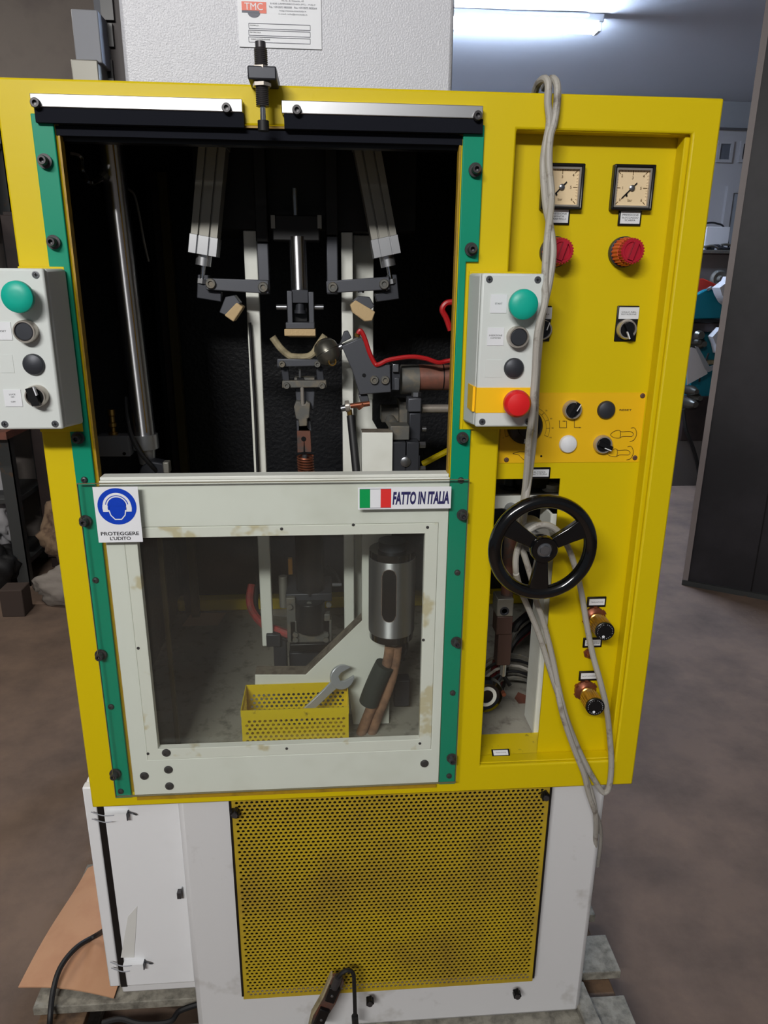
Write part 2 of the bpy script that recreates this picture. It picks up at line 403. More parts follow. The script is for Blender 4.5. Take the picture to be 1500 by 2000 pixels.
# tall black sliding door on the right
A = Vector(PZ(1332, 1140, 0)); B = Vector(PZ(1500, 1171, 0)); u = (B - A).normalized()
ang = math.atan2(u.y, u.x)
def DT(): return Matrix.Translation(A) @ Matrix.Rotation(ang, 4, 'Z')
mb = MB(); mb.box(0.03, 1.6, 0, 0.05, 0.02, 3.3, 'door_black'); door = mb.build('door_1', kind='structure', T=DT())
mb = MB(); mb.box(0, 0.03, -0.012, 0.06, 0.02, 3.3, 'door_edge'); mb.build('edge_strip', door, T=DT())
mb = MB(); mb.box(0.36, 0.366, -0.004, 0.0, 0.03, 3.3, 'black'); mb.build('seam', door, T=DT())
mb = MB(); mb.box(0.0, 1.6, -0.02, 0.07, 0.0, 0.03, 'rack_grey'); mb.build('floor_track', door, T=DT())

# ================================================================== LEFT BACKGROUND
rack = empty('storage_rack', (-1.75, 2.8, 0), 'dark grey steel shelving rack standing at the far left edge', 'rack')
px_ = PZ(48, 1145, 0)
rx = px_[0]; ry = px_[1]
for (xx, yy) in ((rx, ry), (rx - 1.1, ry), (rx, ry + 0.45), (rx - 1.1, ry + 0.45)):
    mb = MB(); mb.prism([(xx - 0.035, 0), (xx + 0.035, 0), (xx + 0.035, 2.5), (xx - 0.035, 2.5)], yy, yy + 0.006, 'rack_grey'); mb.box(xx + 0.029, xx + 0.035, yy, yy + 0.05, 0, 2.5, 'rack_grey'); mb.build('post', rack)
for i in range(7):
    z = 0.12 + i * 0.37
    mb = MB(); mb.box(rx - 1.1, rx + 0.03, ry + 0.01, ry + 0.45, z, z + 0.03, 'rack_grey'); mb.build('shelf', rack, bevel=0.003)
p = PY(12, 846, ry)
mb = MB(); mb.box(rx - 0.9, rx + 0.06, ry - 0.08, ry + 0.38, p[2] - 0.02, p[2] + 0.02, 'copper_hose')
mb.build('wooden_board', label='reddish brown board lying on the rack just below the left control box', cat='board')
a = PY(-60, 1060, 2.75)
cab = empty('steel_locker', (-0.85, 3.0, 0), 'dark brown steel locker between the rack and the yellow machine', 'locker')
mb = MB(); mb.box(rx + 0.05, rx + 0.95, ry + 0.25, ry + 0.29, 0.08, 2.0, 'dark_brown_steel'); mb.build('door', cab, bevel=0.004)
mb = MB(); mb.box(rx + 0.05, rx + 0.95, ry + 0.29, ry + 0.46, 0.0, 2.02, 'dark_brown_steel'); mb.build('body', cab, bevel=0.004)
mb = MB(); mb.box(rx + 0.12, rx + 0.14, ry + 0.22, ry + 0.25, 0.9, 1.1, 'darker_steel'); mb.build('handle', cab)
def blob(name, c, r, m, label, cat, seed, amp=0.35, squash=(1, 1, 1), group=None, sub=4, freq=1.6):
    bm = bmesh.new(); bmesh.ops.create_icosphere(bm, subdivisions=sub, radius=1)
    mb = MB(); vs = []
    for v in bm.verts:
        n1 = noise.noise(v.co * freq + Vector((seed, seed * 2, 3))); n2 = noise.noise(v.co * freq * 3 + Vector((seed, 1, seed)))
        q = v.co * (1 + amp * n1 + amp * 0.45 * n2)
        vs.append((c[0] + q.x * r * squash[0], c[1] + q.y * r * squash[1], max(0.002, c[2] + q.z * r * squash[2])))
    mb.add(vs, [tuple(v.index for v in f.verts) for f in bm.faces], m); bm.free()
    return mb.build(name, label=label, cat=cat, group=group, angle=180)
p = PZ(95, 1200, 0); blob('rag_bundle', (p[0] + 0.07, p[1] + 0.16, 0.09), 0.15, 'cloth_grey', 'crumpled pale grey cloth bag on the floor beside the small wooden block', 'bag', 3.1, squash=(1.15, .7, .72))
blob('cloth_sack', (p[0] + 0.06, p[1] + 0.3, 0.35), 0.16, 'cloth_tan', 'brown tan sack slumped on top of the pale grey cloth bag', 'bag', 8.7, amp=0.4, squash=(1, .7, 1.05))
p = PZ(28, 1205, 0)
mb = MB(); mb.box(p[0] - 0.06, p[0] + 0.055, p[1], p[1] + 0.11, 0, 0.15, 'wood_block'); mb.build('wooden_block', bevel=0.005, label='small dark wooden block standing on the floor at the left', cat='block')
p = PZ(2, 1130, 0); blob('paper_heap', (p[0] - 0.04, p[1] + 0.1, 0.42), 0.17, 'paper', 'crumpled white paper heap hanging off the rack at the left edge', 'paper', 5.2, amp=0.6, squash=(.8, .5, 1.35))
p = PZ(0, 1150, 0); blob('dark_sack', (p[0] - 0.05, p[1] + 0.03, 0.12), 0.16, 'black_matt', 'black sack on the floor under the white paper at the left edge', 'bag', 9.2, squash=(1, .6, 1))
# duct and column above left
duct = empty('metal_duct', (-0.15, 1.3, 2.0), 'grey galvanised sheet duct standing behind the yellow panel at upper left', 'duct')
mb = MB(); pbox(mb, 143, 195, 18, 122, 1.3, 0.12, 'duct_metal'); mb.build('upper_section', duct, bevel=0.003)
mb = MB(); pbox(mb, 144, 196, 116, 240, 1.29, 0.13, 'alu_dull'); mb.build('lower_section', duct, bevel=0.003)
colm = empty('steel_column', (0.05, 1.15, 0), 'dark brown steel column right beside the pale grey cabinet top', 'column')
a = PY(190, 80, 1.45); b = PY(216, 80, 1.45)
mb = MB(); mb.box(a[0], b[0], 1.45, 1.5, 0.0, 3.3, 'darker_steel'); mb.build('rail', colm)
a = PY(208, 80, 1.4); b = PY(245, 80, 1.4)
mb = MB(); mb.box(a[0], b[0], 1.4, 1.44, 0.0, 3.3, 'dark_brown_steel'); mb.build('web', colm)
for yy in (18, 70, 140):
    p = PY(212, yy, 1.395); mb = MB(); mb.box(p[0] - 0.02, p[0] + 0.015, 1.385, 1.4, p[2] - 0.03, p[2] + 0.03, 'black'); mb.build('clip', colm)

# ================================================================== RIGHT BACKGROUND
YB = 4.7
def pb(xl, xr, yt, yb, Y, d, m, name, parent=None, bevel=0.004, **k):
    mb = MB(); pbox(mb, xl, xr, yt, yb, Y, d, m); return mb.build(name, parent, bevel=bevel, **k)
bench = empty('work_bench', (3.7, 5.2, 0), 'dark grey workbench cluttered with tools behind the gap by the black door', 'bench')
bt = PY(1400, 488, 5.1)
mb = MB(); mb.box(bt[0] - 0.9, bt[0] + 0.5, 5.1, 5.7, bt[2] - 0.03, bt[2], 'steel_dusty'); mb.build('bench_top', bench, bevel=0.004)
mb = MB(); mb.box(bt[0] - 0.88, bt[0] + 0.48, 5.14, 5.68, 0.0, bt[2] - 0.03, 'bench_grey'); mb.build('body', bench, bevel=0.004)
p = PY(1405, 545, 5.12); mb = MB(); mb.lathe((p[0], 5.14, p[2]), (0, -1, 0), [(0.075, 0), (0.075, 0.02), (0.06, 0.035), (0.03, 0.03), (0.02, 0.06), (0.001, 0.06)], 'steel_dusty', n=20); mb.build('dial', bench)
bz = bt[2]
p = PY(1405, 460, 5.3)
mb = MB(); mb.box(p[0] - 0.12, p[0] + 0.09, 5.3, 5.45, bz, p[2] + 0.07, 'paper'); mb.build('white_box', label='small white box standing among tools on the far bench', cat='box', bevel=0.004)
random.seed(3)
for i in range(7):
    x = bt[0] - 0.12 + i * 0.05; y = 5.14 + random.random() * 0.1; a = random.uniform(-0.6, 0.6)
    mb = MB(); mb.tube([(x - 0.07, y, bz + 0.012 + 0.006 * i), (x, y + 0.01, bz + 0.03 + random.random() * 0.02), (x + 0.07, y + a * 0.05, bz + 0.014)], 0.009, ('steel', 'darker_steel', 'steel_dusty')[i % 3], n=8)
    mb.cyl((x + 0.06, y + a * 0.05, bz + 0.014), (x + 0.10, y + a * 0.06, bz + 0.016), 0.013, 'darker_steel', n=8)
    mb.build('hand_tool', label='worn metal hand tool, %s in the heap on the far bench' % ('leftmost', 'second from the left', 'third from the left', 'fourth and middle one', 'third from the right', 'second from the right', 'rightmost')[i], cat='tool', group='tools heaped on the far bench')
mb = MB(); q = PY(1395, 437, 5.4); mb.tube([(q[0] - 0.12, 5.5, q[2] - 0.01), (q[0], 5.5, q[2] + 0.015), (q[0] + 0.08, 5.5, q[2] + 0.01), (q[0] + 0.14, 5.48, q[2] - 0.03), (q[0] + 0.2, 5.45, bz + 0.01)], 0.008, 'black', n=8)
mb.build('black_hose', label='thin black hose arching over the white box on the far bench', cat='hose')
# teal machine
teal = empty('teal_machine', (3.3, YB, 0), 'teal and red workshop machine standing in the gap beside the black door', 'machine')
mb = MB(); mb.prism(ppoly([(1330, 578), (1362, 575), (1378, 566), (1402, 560), (1416, 580), (1414, 622), (1330, 624)], YB), YB, YB + 0.35, 'teal'); mb.build('hood', teal, bevel=0.008)
mb = MB(); mb.prism(ppoly([(1330, 545), (1375, 544), (1406, 558), (1404, 570), (1366, 574), (1330, 575)], YB + .05), YB + .05, YB + 0.35, 'machine_red'); mb.build('red_cover', teal, bevel=0.008)
pb(1320, 1420, 624, 630, YB - 0.01, 0.37, 'black', 'black_strip', teal)
pb(1315, 1418, 631, 648, YB, 0.35, 'dark_brown_steel', 'shelf', teal)
pb(1345, 1420, 648, 704, YB + 0.12, 0.2, 'teal', 'lower_housing', teal)
pb(1345, 1420, 704, 712, YB + 0.05, 0.25, 'felt_wire', 'ledge', teal)
pb(1350, 1400, 712, 775, YB + 0.12, 0.2, 'teal', 'base_housing', teal)
pb(1335, 1405, 775, 860, YB + 0.06, 0.3, 'dark_brown_steel', 'pedestal', teal)
a = PY(1365, 850, YB + .1)
mb = MB(); mb.box(a[0] - 0.25, a[0] + 0.2, YB + 0.1, YB + 0.4, 0, a[2] + 0.05, 'bench_grey'); mb.build('foot', teal)
for (x, y, r) in ((1366, 655, 14), (1372, 672, 11), (1362, 668, 9), (1357, 765, 10), (1364, 778, 10), (1355, 790, 12)):
    p = PY(x, y, YB - 0.03); R_ = r * 0.0042
    mb = MB(); mb.lathe((p[0], YB + 0.1, p[2]), (0.1, -1, 0), [(R_, 0), (R_, 0.08), (R_ * 0.7, 0.11), (R_ * 0.5, 0.14), (0.002, 0.14)], 'bronze', n=14); mb.build('spindle', teal)
mb = MB(); p = [PY(1384, 690, YB - .05), PY(1376, 710, YB - .06), PY(1368, 730, YB - .06), PY(1366, 745, YB - .04)]; mb.tube(p, 0.008, 'black', n=8); mb.build('cable', teal)
mb = MB(); mb.tube([PY(1334, 800, YB - .1), PY(1340, 840, YB - .12), PY(1352, 870, YB - .12), PY(1362, 905, YB - .1), PY(1366, 935, YB - .1)], 0.016, 'black_matt', n=8); mb.build('hose', teal)
def sheet(name, pts, Y, th, m, **k):
    mb = MB(); mb.prism(ppoly(pts, Y), Y, Y + th, m); return mb.build(name, **k)
sheet('paper_sheet', [(1350, 678), (1362, 682), (1380, 718), (1382, 730), (1342, 752), (1342, 690)], YB - 0.1, 0.004, 'paper', label='large white paper sheet propped against the teal machine', cat='paper')
sheet('metal_strip', [(1358, 676), (1364, 678), (1386, 716), (1398, 712), (1398, 720), (1384, 727), (1378, 720)], YB - 0.13, 0.012, 'alu', label='perforated bright metal strip leaning over the white paper sheet', cat='strip')
sheet('white_bag', [(1428, 540), (1424, 548), (1406, 562), (1410, 575), (1418, 590), (1430, 600)], YB - 0.2, 0.12, 'paper', label='white bag hanging beside the teal hood at the black door edge', cat='bag')
sheet('paper_roll', [(1408, 640), (1392, 658), (1398, 672), (1402, 690), (1412, 690)], YB - 0.08, 0.08, 'paper', label='white paper roll poking out by the black door below the teal hood', cat='paper')
mb = MB(); mb.tube([PY(1382, 566, YB - .03), PY(1390, 562, YB - .05), PY(1400, 568, YB - .05), PY(1410, 580, YB - .04), PY(1413, 590, YB - .03)], 0.014, 'steel', n=8); mb.build('grey_hose', label='grey hose curling over the teal machine hood', cat='hose')

# ================================================================== PALLET and floor items
pal = empty('wooden_pallet', (0.43, 0.4, 0), 'weathered grey wooden pallet under the yellow and white machine', 'pallet')
PX0, PX1 = -0.24, 1.09
y = -0.035; k = 0
while y < 0.98:
    mb = MB(); e = random.uniform(-0.012, 0.012)
    mb.box(PX0 + e, PX1 + e, y, y + 0.10, 0.118, 0.14, 'pallet_wood'); mb.build('plank', pal, bevel=0.002); y += 0.157; k += 1
for xx in (PX0 + 0.02, 0.38, PX1 - 0.12):
    mb = MB(); mb.box(xx, xx + 0.1, -0.03, 0.99, 0.095, 0.117, 'pallet_brown'); mb.build('stringer', pal, bevel=0.002)
    mb = MB(); mb.box(xx, xx + 0.1, -0.03, 0.99, 0.0, 0.02, 'pallet_wood'); mb.build('stringer', pal, bevel=0.002)
    for yy in (-0.03, 0.42, 0.89):
        mb = MB(); mb.box(xx, xx + 0.1, yy, yy + 0.1, 0.021, 0.094, 'pallet_brown'); mb.build('block', pal, bevel=0.003)
# loose pale offcut
a = PZ(1130, 1940, 0.15); b = PZ(1160, 2010, 0.15)
mb = MB(); T_ = Matrix.Translation(((a[0] + b[0]) / 2, (a[1] + b[1]) / 2, 0.1405)) @ Matrix.Rotation(math.atan2(b[1] - a[1], b[0] - a[0]), 4, 'Z')
mb.box(-0.06, 0.14, -0.018, 0.018, 0, 0.02, 'pallet_wood', T_); mb.build('wood_offcut', bevel=0.002, label='short pale wooden offcut lying on the pallet by the lower right base corner', cat='wood piece')
# cardboard: a curved sheet
mb = MB(); c0 = [Vector(PZ(35, 1925, 0.15)), Vector(PZ(172, 1700, 0.15)), Vector(PZ(320, 1690, 0.15)), Vector(PZ(222, 1946, 0.15))]
n = 12; vs = []; fs = []
for i in range(n + 1):
    for j in range(n + 1):
        s_, t_ = i / n, j / n
        p = (c0[0] * (1 - s_) + c0[3] * s_) * (1 - t_) + (c0[1] * (1 - s_) + c0[2] * s_) * t_
        z = 0.143 + 0.03 * math.sin(PI * s_) * (0.4 + 0.6 * t_) + 0.02 * t_ + 0.008 * math.sin(5 * t_)
        vs.append((p.x, p.y, z))
for i in range(n):
    for j in range(n): a = i * (n + 1) + j; fs.append((a, a + n + 1, a + n + 2, a + 1))
nv = len(vs); vs2 = vs + [(x, y, z + 0.003) for x, y, z in vs]; fs2 = [f[::-1] for f in fs] + [tuple(i + nv for i in f) for f in fs]
for k in range(n):
    for a, b in (((k) * (n + 1), (k + 1) * (n + 1)), ((k + 1) * (n + 1) + n, k * (n + 1) + n), (k + 1, k), (n * (n + 1) + k, n * (n + 1) + k + 1)): fs2.append((a, b, b + nv, a + nv))
mb.add(vs2, fs2, 'cardboard'); mb.build('cardboard_sheet', label='tan cardboard sheet lying on the pallet left of the white cabinet', cat='cardboard', angle=60)
mb = MB(); mb.tube([PY(230, 1800, .1), PZ(193, 1824, .2), PZ(150, 1850, .195), PZ(118, 1890, .19), PZ(103, 1940, .165), PZ(97, 2000, .13), PZ(92, 2060, 0.03)], 0.006, 'rubber', n=8)
mb.build('power_cable', label='black power cable curving over the cardboard sheet and off the pallet', cat='cable')
mb = MB(); mb.tube([PZ(200, 1998, .15), PZ(235, 1990, .155), PZ(275, 2000, .15), PZ(330, 1996, .15), PZ(350, 1975, .15), PZ(385, 1962, .15)], 0.006, 'rubber', n=8)
mb.build('power_cable', label='black cable loop lying on the pallet under the white cabinet', cat='cable')

# ================================================================== THE MACHINE
M = empty('shoe_pressing_machine', (0.5, 0.35, 0.14), 'large yellow and cream shoe pressing machine with green rails and handwheel on a pallet', 'machine')
# ---- base
mb = MB(); mb.box(0.141, 0.966, 0.03, 0.75, 0.142, PB + 0.03, 'white_dirty'); base = mb.build('base_cabinet', M, bevel=0.012)
mb = MB(); X0, X1, Z0, Z1 = 0.243, 0.846, 0.262, PB - 0.004
mb.box(X0 - 0.003, X0 + 0.001, 0.012, 0.03, Z0 + 0.01, Z1, 'black'); mb.box(X1 - 0.001, X1 + 0.003, 0.012, 0.03, Z0 + 0.01, Z1, 'black')
mb.box(X0 + 0.004, X1 - 0.004, 0.0285, 0.0298, Z0 + 0.006, Z1, 'black_matt'); mb.build('cover_backing', base)
mb = MB(); mb.perf(X1 - X0, Z1 - Z0, 0.0093, 0.0031, 0.0015, 'perf_yellow', Matrix.Translation((X0, 0.014, Z0)), nseg=10)
cov = mb.build('perforated_cover', M, label='yellow perforated steel cover')
for x, y in ((460, 1583), (1063, 1550), (1008, 1936), (722, 1950)):
    p = PY(x, y, 0.012); mb = MB()
    for q in range(5):
        t_ = q * 2 * PI / 5; mb.cyl((p[0] + .0055 * math.cos(t_), 0.012, p[2] + .0055 * math.sin(t_)), (p[0] + .0055 * math.cos(t_), 0.0, p[2] + .0055 * math.sin(t_)), 0.0032, 'black', n=8)
    mb.cyl((p[0], 0.0135, p[2]), (p[0], -0.003, p[2]), 0.0055, 'bolt_black', n=12); mb.build('star_knob', cov)
# ---- electrical cabinet at the left
CX0, CX1, CY = -0.038, 0.139, 0.06
mb = MB(); mb.box(CX0, CX1, CY + 0.02, 0.45, 0.262, 0.757, 'white_paint'); ec = mb.build('electrical_cabinet', M, bevel=0.006)
mb = MB(); mb.box(CX0, CX0 + 0.022, CY, CY + 0.019, 0.262, 0.757, 'white_paint'); mb.build('side_flange', ec, bevel=0.003)
mb = MB(); mb.box(CX0 + 0.036, CX1, CY - 0.004, CY + 0.019, 0.266, 0.757, 'white_paint'); mb.build('cabinet_door', ec, bevel=0.003)
mb = MB(); mb.box(CX0 + 0.0225, CX0 + 0.0355, CY + 0.002, CY + 0.019, 0.258, 0.757, 'black'); mb.build('rubber_gasket', ec)
mb = MB(); mb.box(CX0 + 0.02, CX1 - 0.001, CY + 0.01, 0.4, 0.232, 0.2615, 'white_dirty'); mb.build('plinth', ec, bevel=0.004)
for (x, y) in ((215, 1593), (250, 1885)):
    p = PY(x, y, CY - 0.01); yy = CY - 0.0045
    mb = MB(); mb.box(p[0] - 0.008, p[0] + 0.032, yy - 0.012, yy, p[2] - 0.008, p[2] + 0.007, 'white_paint')
    mb.tube([(p[0] - 0.035, yy - 0.003, p[2] + 0.008), (p[0] - 0.01, yy - 0.012, p[2] + 0.006), (p[0] + 0.01, yy - 0.012, p[2] + 0.006)], 0.0010, 'duct_metal', n=6)
    mb.tube([(p[0] - 0.035, yy - 0.003, p[2] - 0.008), (p[0] - 0.01, yy - 0.012, p[2] - 0.009), (p[0] + 0.005, yy - 0.012, p[2] - 0.008)], 0.0010, 'duct_metal', n=6)
    mb.box(p[0] + 0.032, p[0] + 0.034, yy - 0.012, yy, p[2] - 0.008, p[2] + 0.007, 'darker_steel')
    mb.tube([(p[0] + 0.034, yy - 0.004, p[2] + 0.005), (p[0] + 0.044, yy - 0.008, p[2] + 0.004), (p[0] + 0.048, yy - 0.003, p[2] - 0.003)], 0.0014, 'darker_steel', n=6)
    mb.build('toggle_latch', ec)
mb = MB(); p = PY(354, 1741, CY - .004); mb.box(p[0] - 0.006, p[0] + 0.002, CY - 0.016, CY - 0.004, p[2] - 0.007, p[2] + 0.007, 'bolt_black'); mb.box(p[0] + 0.002, p[0] + 0.004, CY - 0.008, CY - 0.004, p[2] - 0.014, p[2] + 0.012, 'steel'); mb.build('lock', ec)
mb = MB(); mb.prism(ppoly([(250, 1790), (268, 1770), (262, 1870), (236, 1870)], CY - 0.0045), CY - 0.005, CY - 0.0042, 'tape'); mb.build('adhesive_tape', ec)

# ---- yellow front panel
OX0, OX1, OZ0, OZ1 = 0.0745, 0.6262, 0.79, 1.868
RX0, RX1, RZ0, RZ1 = 0.704, 0.960, 0.815, 1.872
TOP = PB + 1.158
mb = MB(); mb.grid_plate([0, OX0, OX1, RX0, RX1, 1.0], [PB, OZ0, RZ0, OZ1, RZ1, TOP], {(1, 1), (1, 2), (3, 2), (3, 3)}, 0.0, 0.010, 'yellow')
fp = mb.build('front_panel', M, bevel=0.003)
# housing behind the panel (hollow, dark inside)
D = 0.775
mb = MB()
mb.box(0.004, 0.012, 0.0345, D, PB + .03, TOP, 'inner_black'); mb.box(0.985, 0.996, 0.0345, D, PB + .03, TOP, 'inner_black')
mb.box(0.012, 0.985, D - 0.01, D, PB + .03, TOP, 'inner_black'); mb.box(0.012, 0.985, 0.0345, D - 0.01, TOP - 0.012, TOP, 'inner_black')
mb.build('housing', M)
for xa_, xb_ in ((0.0005, 0.0038), (0.9962, 0.9995)):
    mb = MB(); mb.box(xa_, xb_, 0.0105, D, PB + .002, TOP - .002, 'yellow'); mb.build('side_skin', M)
mb = MB(); mb.box(0.012, 0.985, 0.0345, D - 0.0105, 0.79, 0.80, 'chamber_floor'); mb.build('chamber_floor', M)
mb = MB(); mb.box(0.08, 0.62, 0.03, 0.05, 0.8005, 0.806, 'dust'); mb.build('dirt_ridge', M, bevel=.002)
mb = MB(); mb.box(0.035, 0.055, D - 0.06, D - 0.011, 0.802, TOP - 0.013, 'dark_brown_steel'); mb.build('rear_post', M)  # yellow post, coloured dark for the shade at the back
mb = MB(); mb.box(0.0125, 0.98, D - 0.05, D - 0.011, 0.802, 0.835, 'yellow_dirty'); mb.build('rear_rim', M, bevel=0.004)
a = PY(327, 1235, .10); mb = MB(); mb.box(a[0] - .004, a[0] + .004, .10, .108, .801, 1.30, 'dark_olive'); mb.build('inner_post', M)
a = PY(329, 600, .7); mb = MB(); mb.box(a[0], a[0] + .02, 0.69, 0.71, 0.802, 1.9, 'dark_olive'); mb.build('rear_post', M)  # second yellow post, rear shade put into its dark colour
# lip just inside the opening
mb = MB()
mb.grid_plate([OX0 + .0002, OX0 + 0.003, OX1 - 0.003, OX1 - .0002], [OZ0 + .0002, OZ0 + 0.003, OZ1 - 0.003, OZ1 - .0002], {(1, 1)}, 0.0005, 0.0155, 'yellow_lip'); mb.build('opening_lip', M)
# ---- green rails
def rail(poly, bolts, screws):
    mb = MB(); mb.prism(poly, -0.005, -0.0002, 'green'); o = mb.build('guard_rail', M, bevel=0.0012, label='green guide rail')
    for x, y in bolts: socket_bolt(PY(x, y, -0.008) , 0.0062, 0.011, o, washer=0.0095).location.y += 0
    for x, y in screws: dome_screw(PY(x, y, -0.005), 0.0052, 0.004, o)
    return o
zt = 1.875; zb = 0.782
rail([(0.044, zb), (0.0725, zb), (0.0725, zt), (0.044, zt)], [(88, 315), (105, 473), (153, 855), (167, 1017), (197, 1278), (225, 1510)], [(165, 937), (187, 1133), (217, 1380), (236, 1545)])
z1 = PY(930, 512, 0)[2]; z2 = PY(905, 838, 0)[2]
rail([(0.6275, zb), (0.657, zb), (0.657, z2), (0.6385, z2), (0.6385, z1), (0.657, z1), (0.657, zt), (0.6275, zt)], [(928, 332), (920, 487), (903, 855), (903, 1005), (891, 1253), (882, 1480)], [(900, 938), (893, 1118), (884, 1353), (877, 1515)])
# ---- top clamp bars
def topbar(xa, ya, xb, yb_, bolts):
    a = PY(xa, ya, -0.014); b = PY(xb, yb_, -0.014); zc = 1.882
    mb = MB(); mb.box(a[0], b[0], -0.014, -0.0002, zc - 0.001, zc + 0.015, 'alu'); o = mb.build('clamp_bar', M, bevel=0.001, label='bright aluminium bar')
    mb = MB(); mb.box(a[0] + 0.003, b[0] + 0.001, -0.012, -0.0002, zc - 0.019, zc - 0.0012, 'soft_black'); mb.build('rubber_strip', o)
    for x, y in bolts: socket_bolt(PY(x, y, -0.014), 0.0062, 0.007, o)
    return zc
topbar(60, 205, 474, 222, [(71, 202), (443, 212)])
topbar(550, 220, 943, 232, [(580, 216), (932, 227)])
mb = MB(); mb.box(0.073, 0.6273, 0.0, 0.012, 1.850, 1.862, 'soft_black'); mb.box(0.0765, 0.6235, 0.0125, 0.03, 1.845, 1.8645, 'black'); mb.build('top_track', M)
# ---- spring plunger at top centre
a = PY(508, 90, -0.03); b = PY(515, 250, -0.03); xx = PY(513, 190, -0.03)[0]
pl = MB(); yy = -0.035
def zz(y): return PY(512, y, yy)[2]
pl.box(xx - 0.017, xx + 0.020, yy - 0.012, 0.03, zz(160), zz(133), 'darker_steel'); pln = pl.build('plunger_bracket', M, bevel=0.002)
pl = MB(); pl.cyl((xx, yy, zz(95)), (xx, yy, zz(82)), 0.0068, 'bolt_black', n=18)
pl.lathe((xx, yy, zz(208)), (0, 0, 1), [(0.0088, 0)] + [(0.0088 - 0.0009 * (i % 2), i * (zz(95) - zz(208)) / 60) for i in range(1, 60)] + [(0.0085, zz(95) - zz(208))], 'bolt_black', n=16)
pl.cyl((xx, yy, zz(240)), (xx, yy, zz(208)), 0.0038, 'chrome', n=14); pl.cyl((xx, yy, zz(256)), (xx, yy, zz(236)), 0.0075, 'black_matt', n=16); pl.build('plunger', pln)
for y in (164, 132):
    pl = MB(); pl.cyl((xx, yy, zz(y + 6)), (xx, yy, zz(y - 1)), 0.0125, 'ring_metal', n=6); pl.build('nut', pln)
# ---- top cabinet behind
tc_ = MB(); tc_.box(0.155, 0.620, 0.062, 0.5, TOP + .001, 2.6, 'textured_grey'); tcab = tc_.build('top_cabinet', M, bevel=0.006)
mb = MB(); a = PY(465, 94, .06); b = PY(629, 97, .06); pxm, pzm = (0.317 + 0.432) / 2, 1.978
mb.box(0.317, 0.432, 0.060, 0.0617, pzm, pzm + 0.085, 'label_white')
def U(px, pz): # position on the plate from crop pixels (7.5x crop of 450..650, 0..110)
    q = PY(450 + px / 7.5, pz / 7.5, 0.0598); return q
def ln(x0, y0, x1, y1, m='ink_grey', t=0.0004):
    a = U(x0, y0); b = U(x1, y1); mb.box(min(a[0], b[0]) - t, max(a[0], b[0]) + t, 0.0595, 0.0599, min(a[2], b[2]) - t, max(a[2], b[2]) + t, m)
for y0, y1 in ((355, 430), (455, 530), (555, 630)):
    q0 = U(715, y0)[2]; q1 = U(715, y1)[2]; xa = U(268, y0)[0]; xb = U(1168, y0)[0]
    for zc in (q0, q1): mb.box(xa, xb, 0.0595, 0.0599, zc - 0.0003, zc + 0.0003, 'ink_grey')
    for xc in (xa, xb): mb.box(xc - 0.0003, xc + 0.0003, 0.0595, 0.0599, q1, q0, 'ink_grey')
for s_, x, y, w_ in (('MODELLO', 350, 372, 125), ('MATRICOLA', 365, 474, 160), ('ANNO COSTRUZIONE', 440, 576, 280)):
    q = U(x, y); mb.text(s_, q[0], q[2], 0.0594, 0.0015, 'ink', width=w_ / 7.5 * 0.00071)
q0 = U(340, 90); mb.box(U(160, 0)[0], U(522, 0)[0], 0.0595, 0.0599, U(340, 155)[2], U(340, 25)[2], 'logo_red')
mb.box(U(420, 0)[0], U(522, 0)[0], 0.0595, 0.0599, U(340, 190)[2], U(340, 153)[2], 'logo_red')
mb.box(U(160, 0)[0], U(420, 0)[0], 0.0595, 0.0599, U(340, 188)[2], U(340, 160)[2], 'ink_grey')
mb.prism([(q0[0] + 0.0085 * math.cos(t_), U(340, 190)[2] + 0.0055 * math.sin(t_)) for t_ in [PI + i * PI / 10 for i in range(11)]], 0.0595, 0.0599, 'ink_grey')
mb.text('TMC', q0[0], U(340, 95)[2], 0.0593, 0.0085, 'label_white', width=0.025)
for s_, x, y, w_ in (('Via G. di Vittorio, 47', 910, 15, 330), ('51035 LAMPORECCHIO (PT) - ITALY', 915, 65, 660), ('Tel. +39 0573 803500   Fax +39 0573 803564', 915, 112, 700), ('http://www.tmcitaly.it', 915, 165, 390), ('e-mail: info@tmcitaly.it', 915, 212, 420)):
    q = U(x, y); mb.text(s_, q[0], q[2], 0.0594, 0.0022, 'ink_grey', width=w_ / 7.5 * 0.00071)
mb.build('rating_plate', tcab)

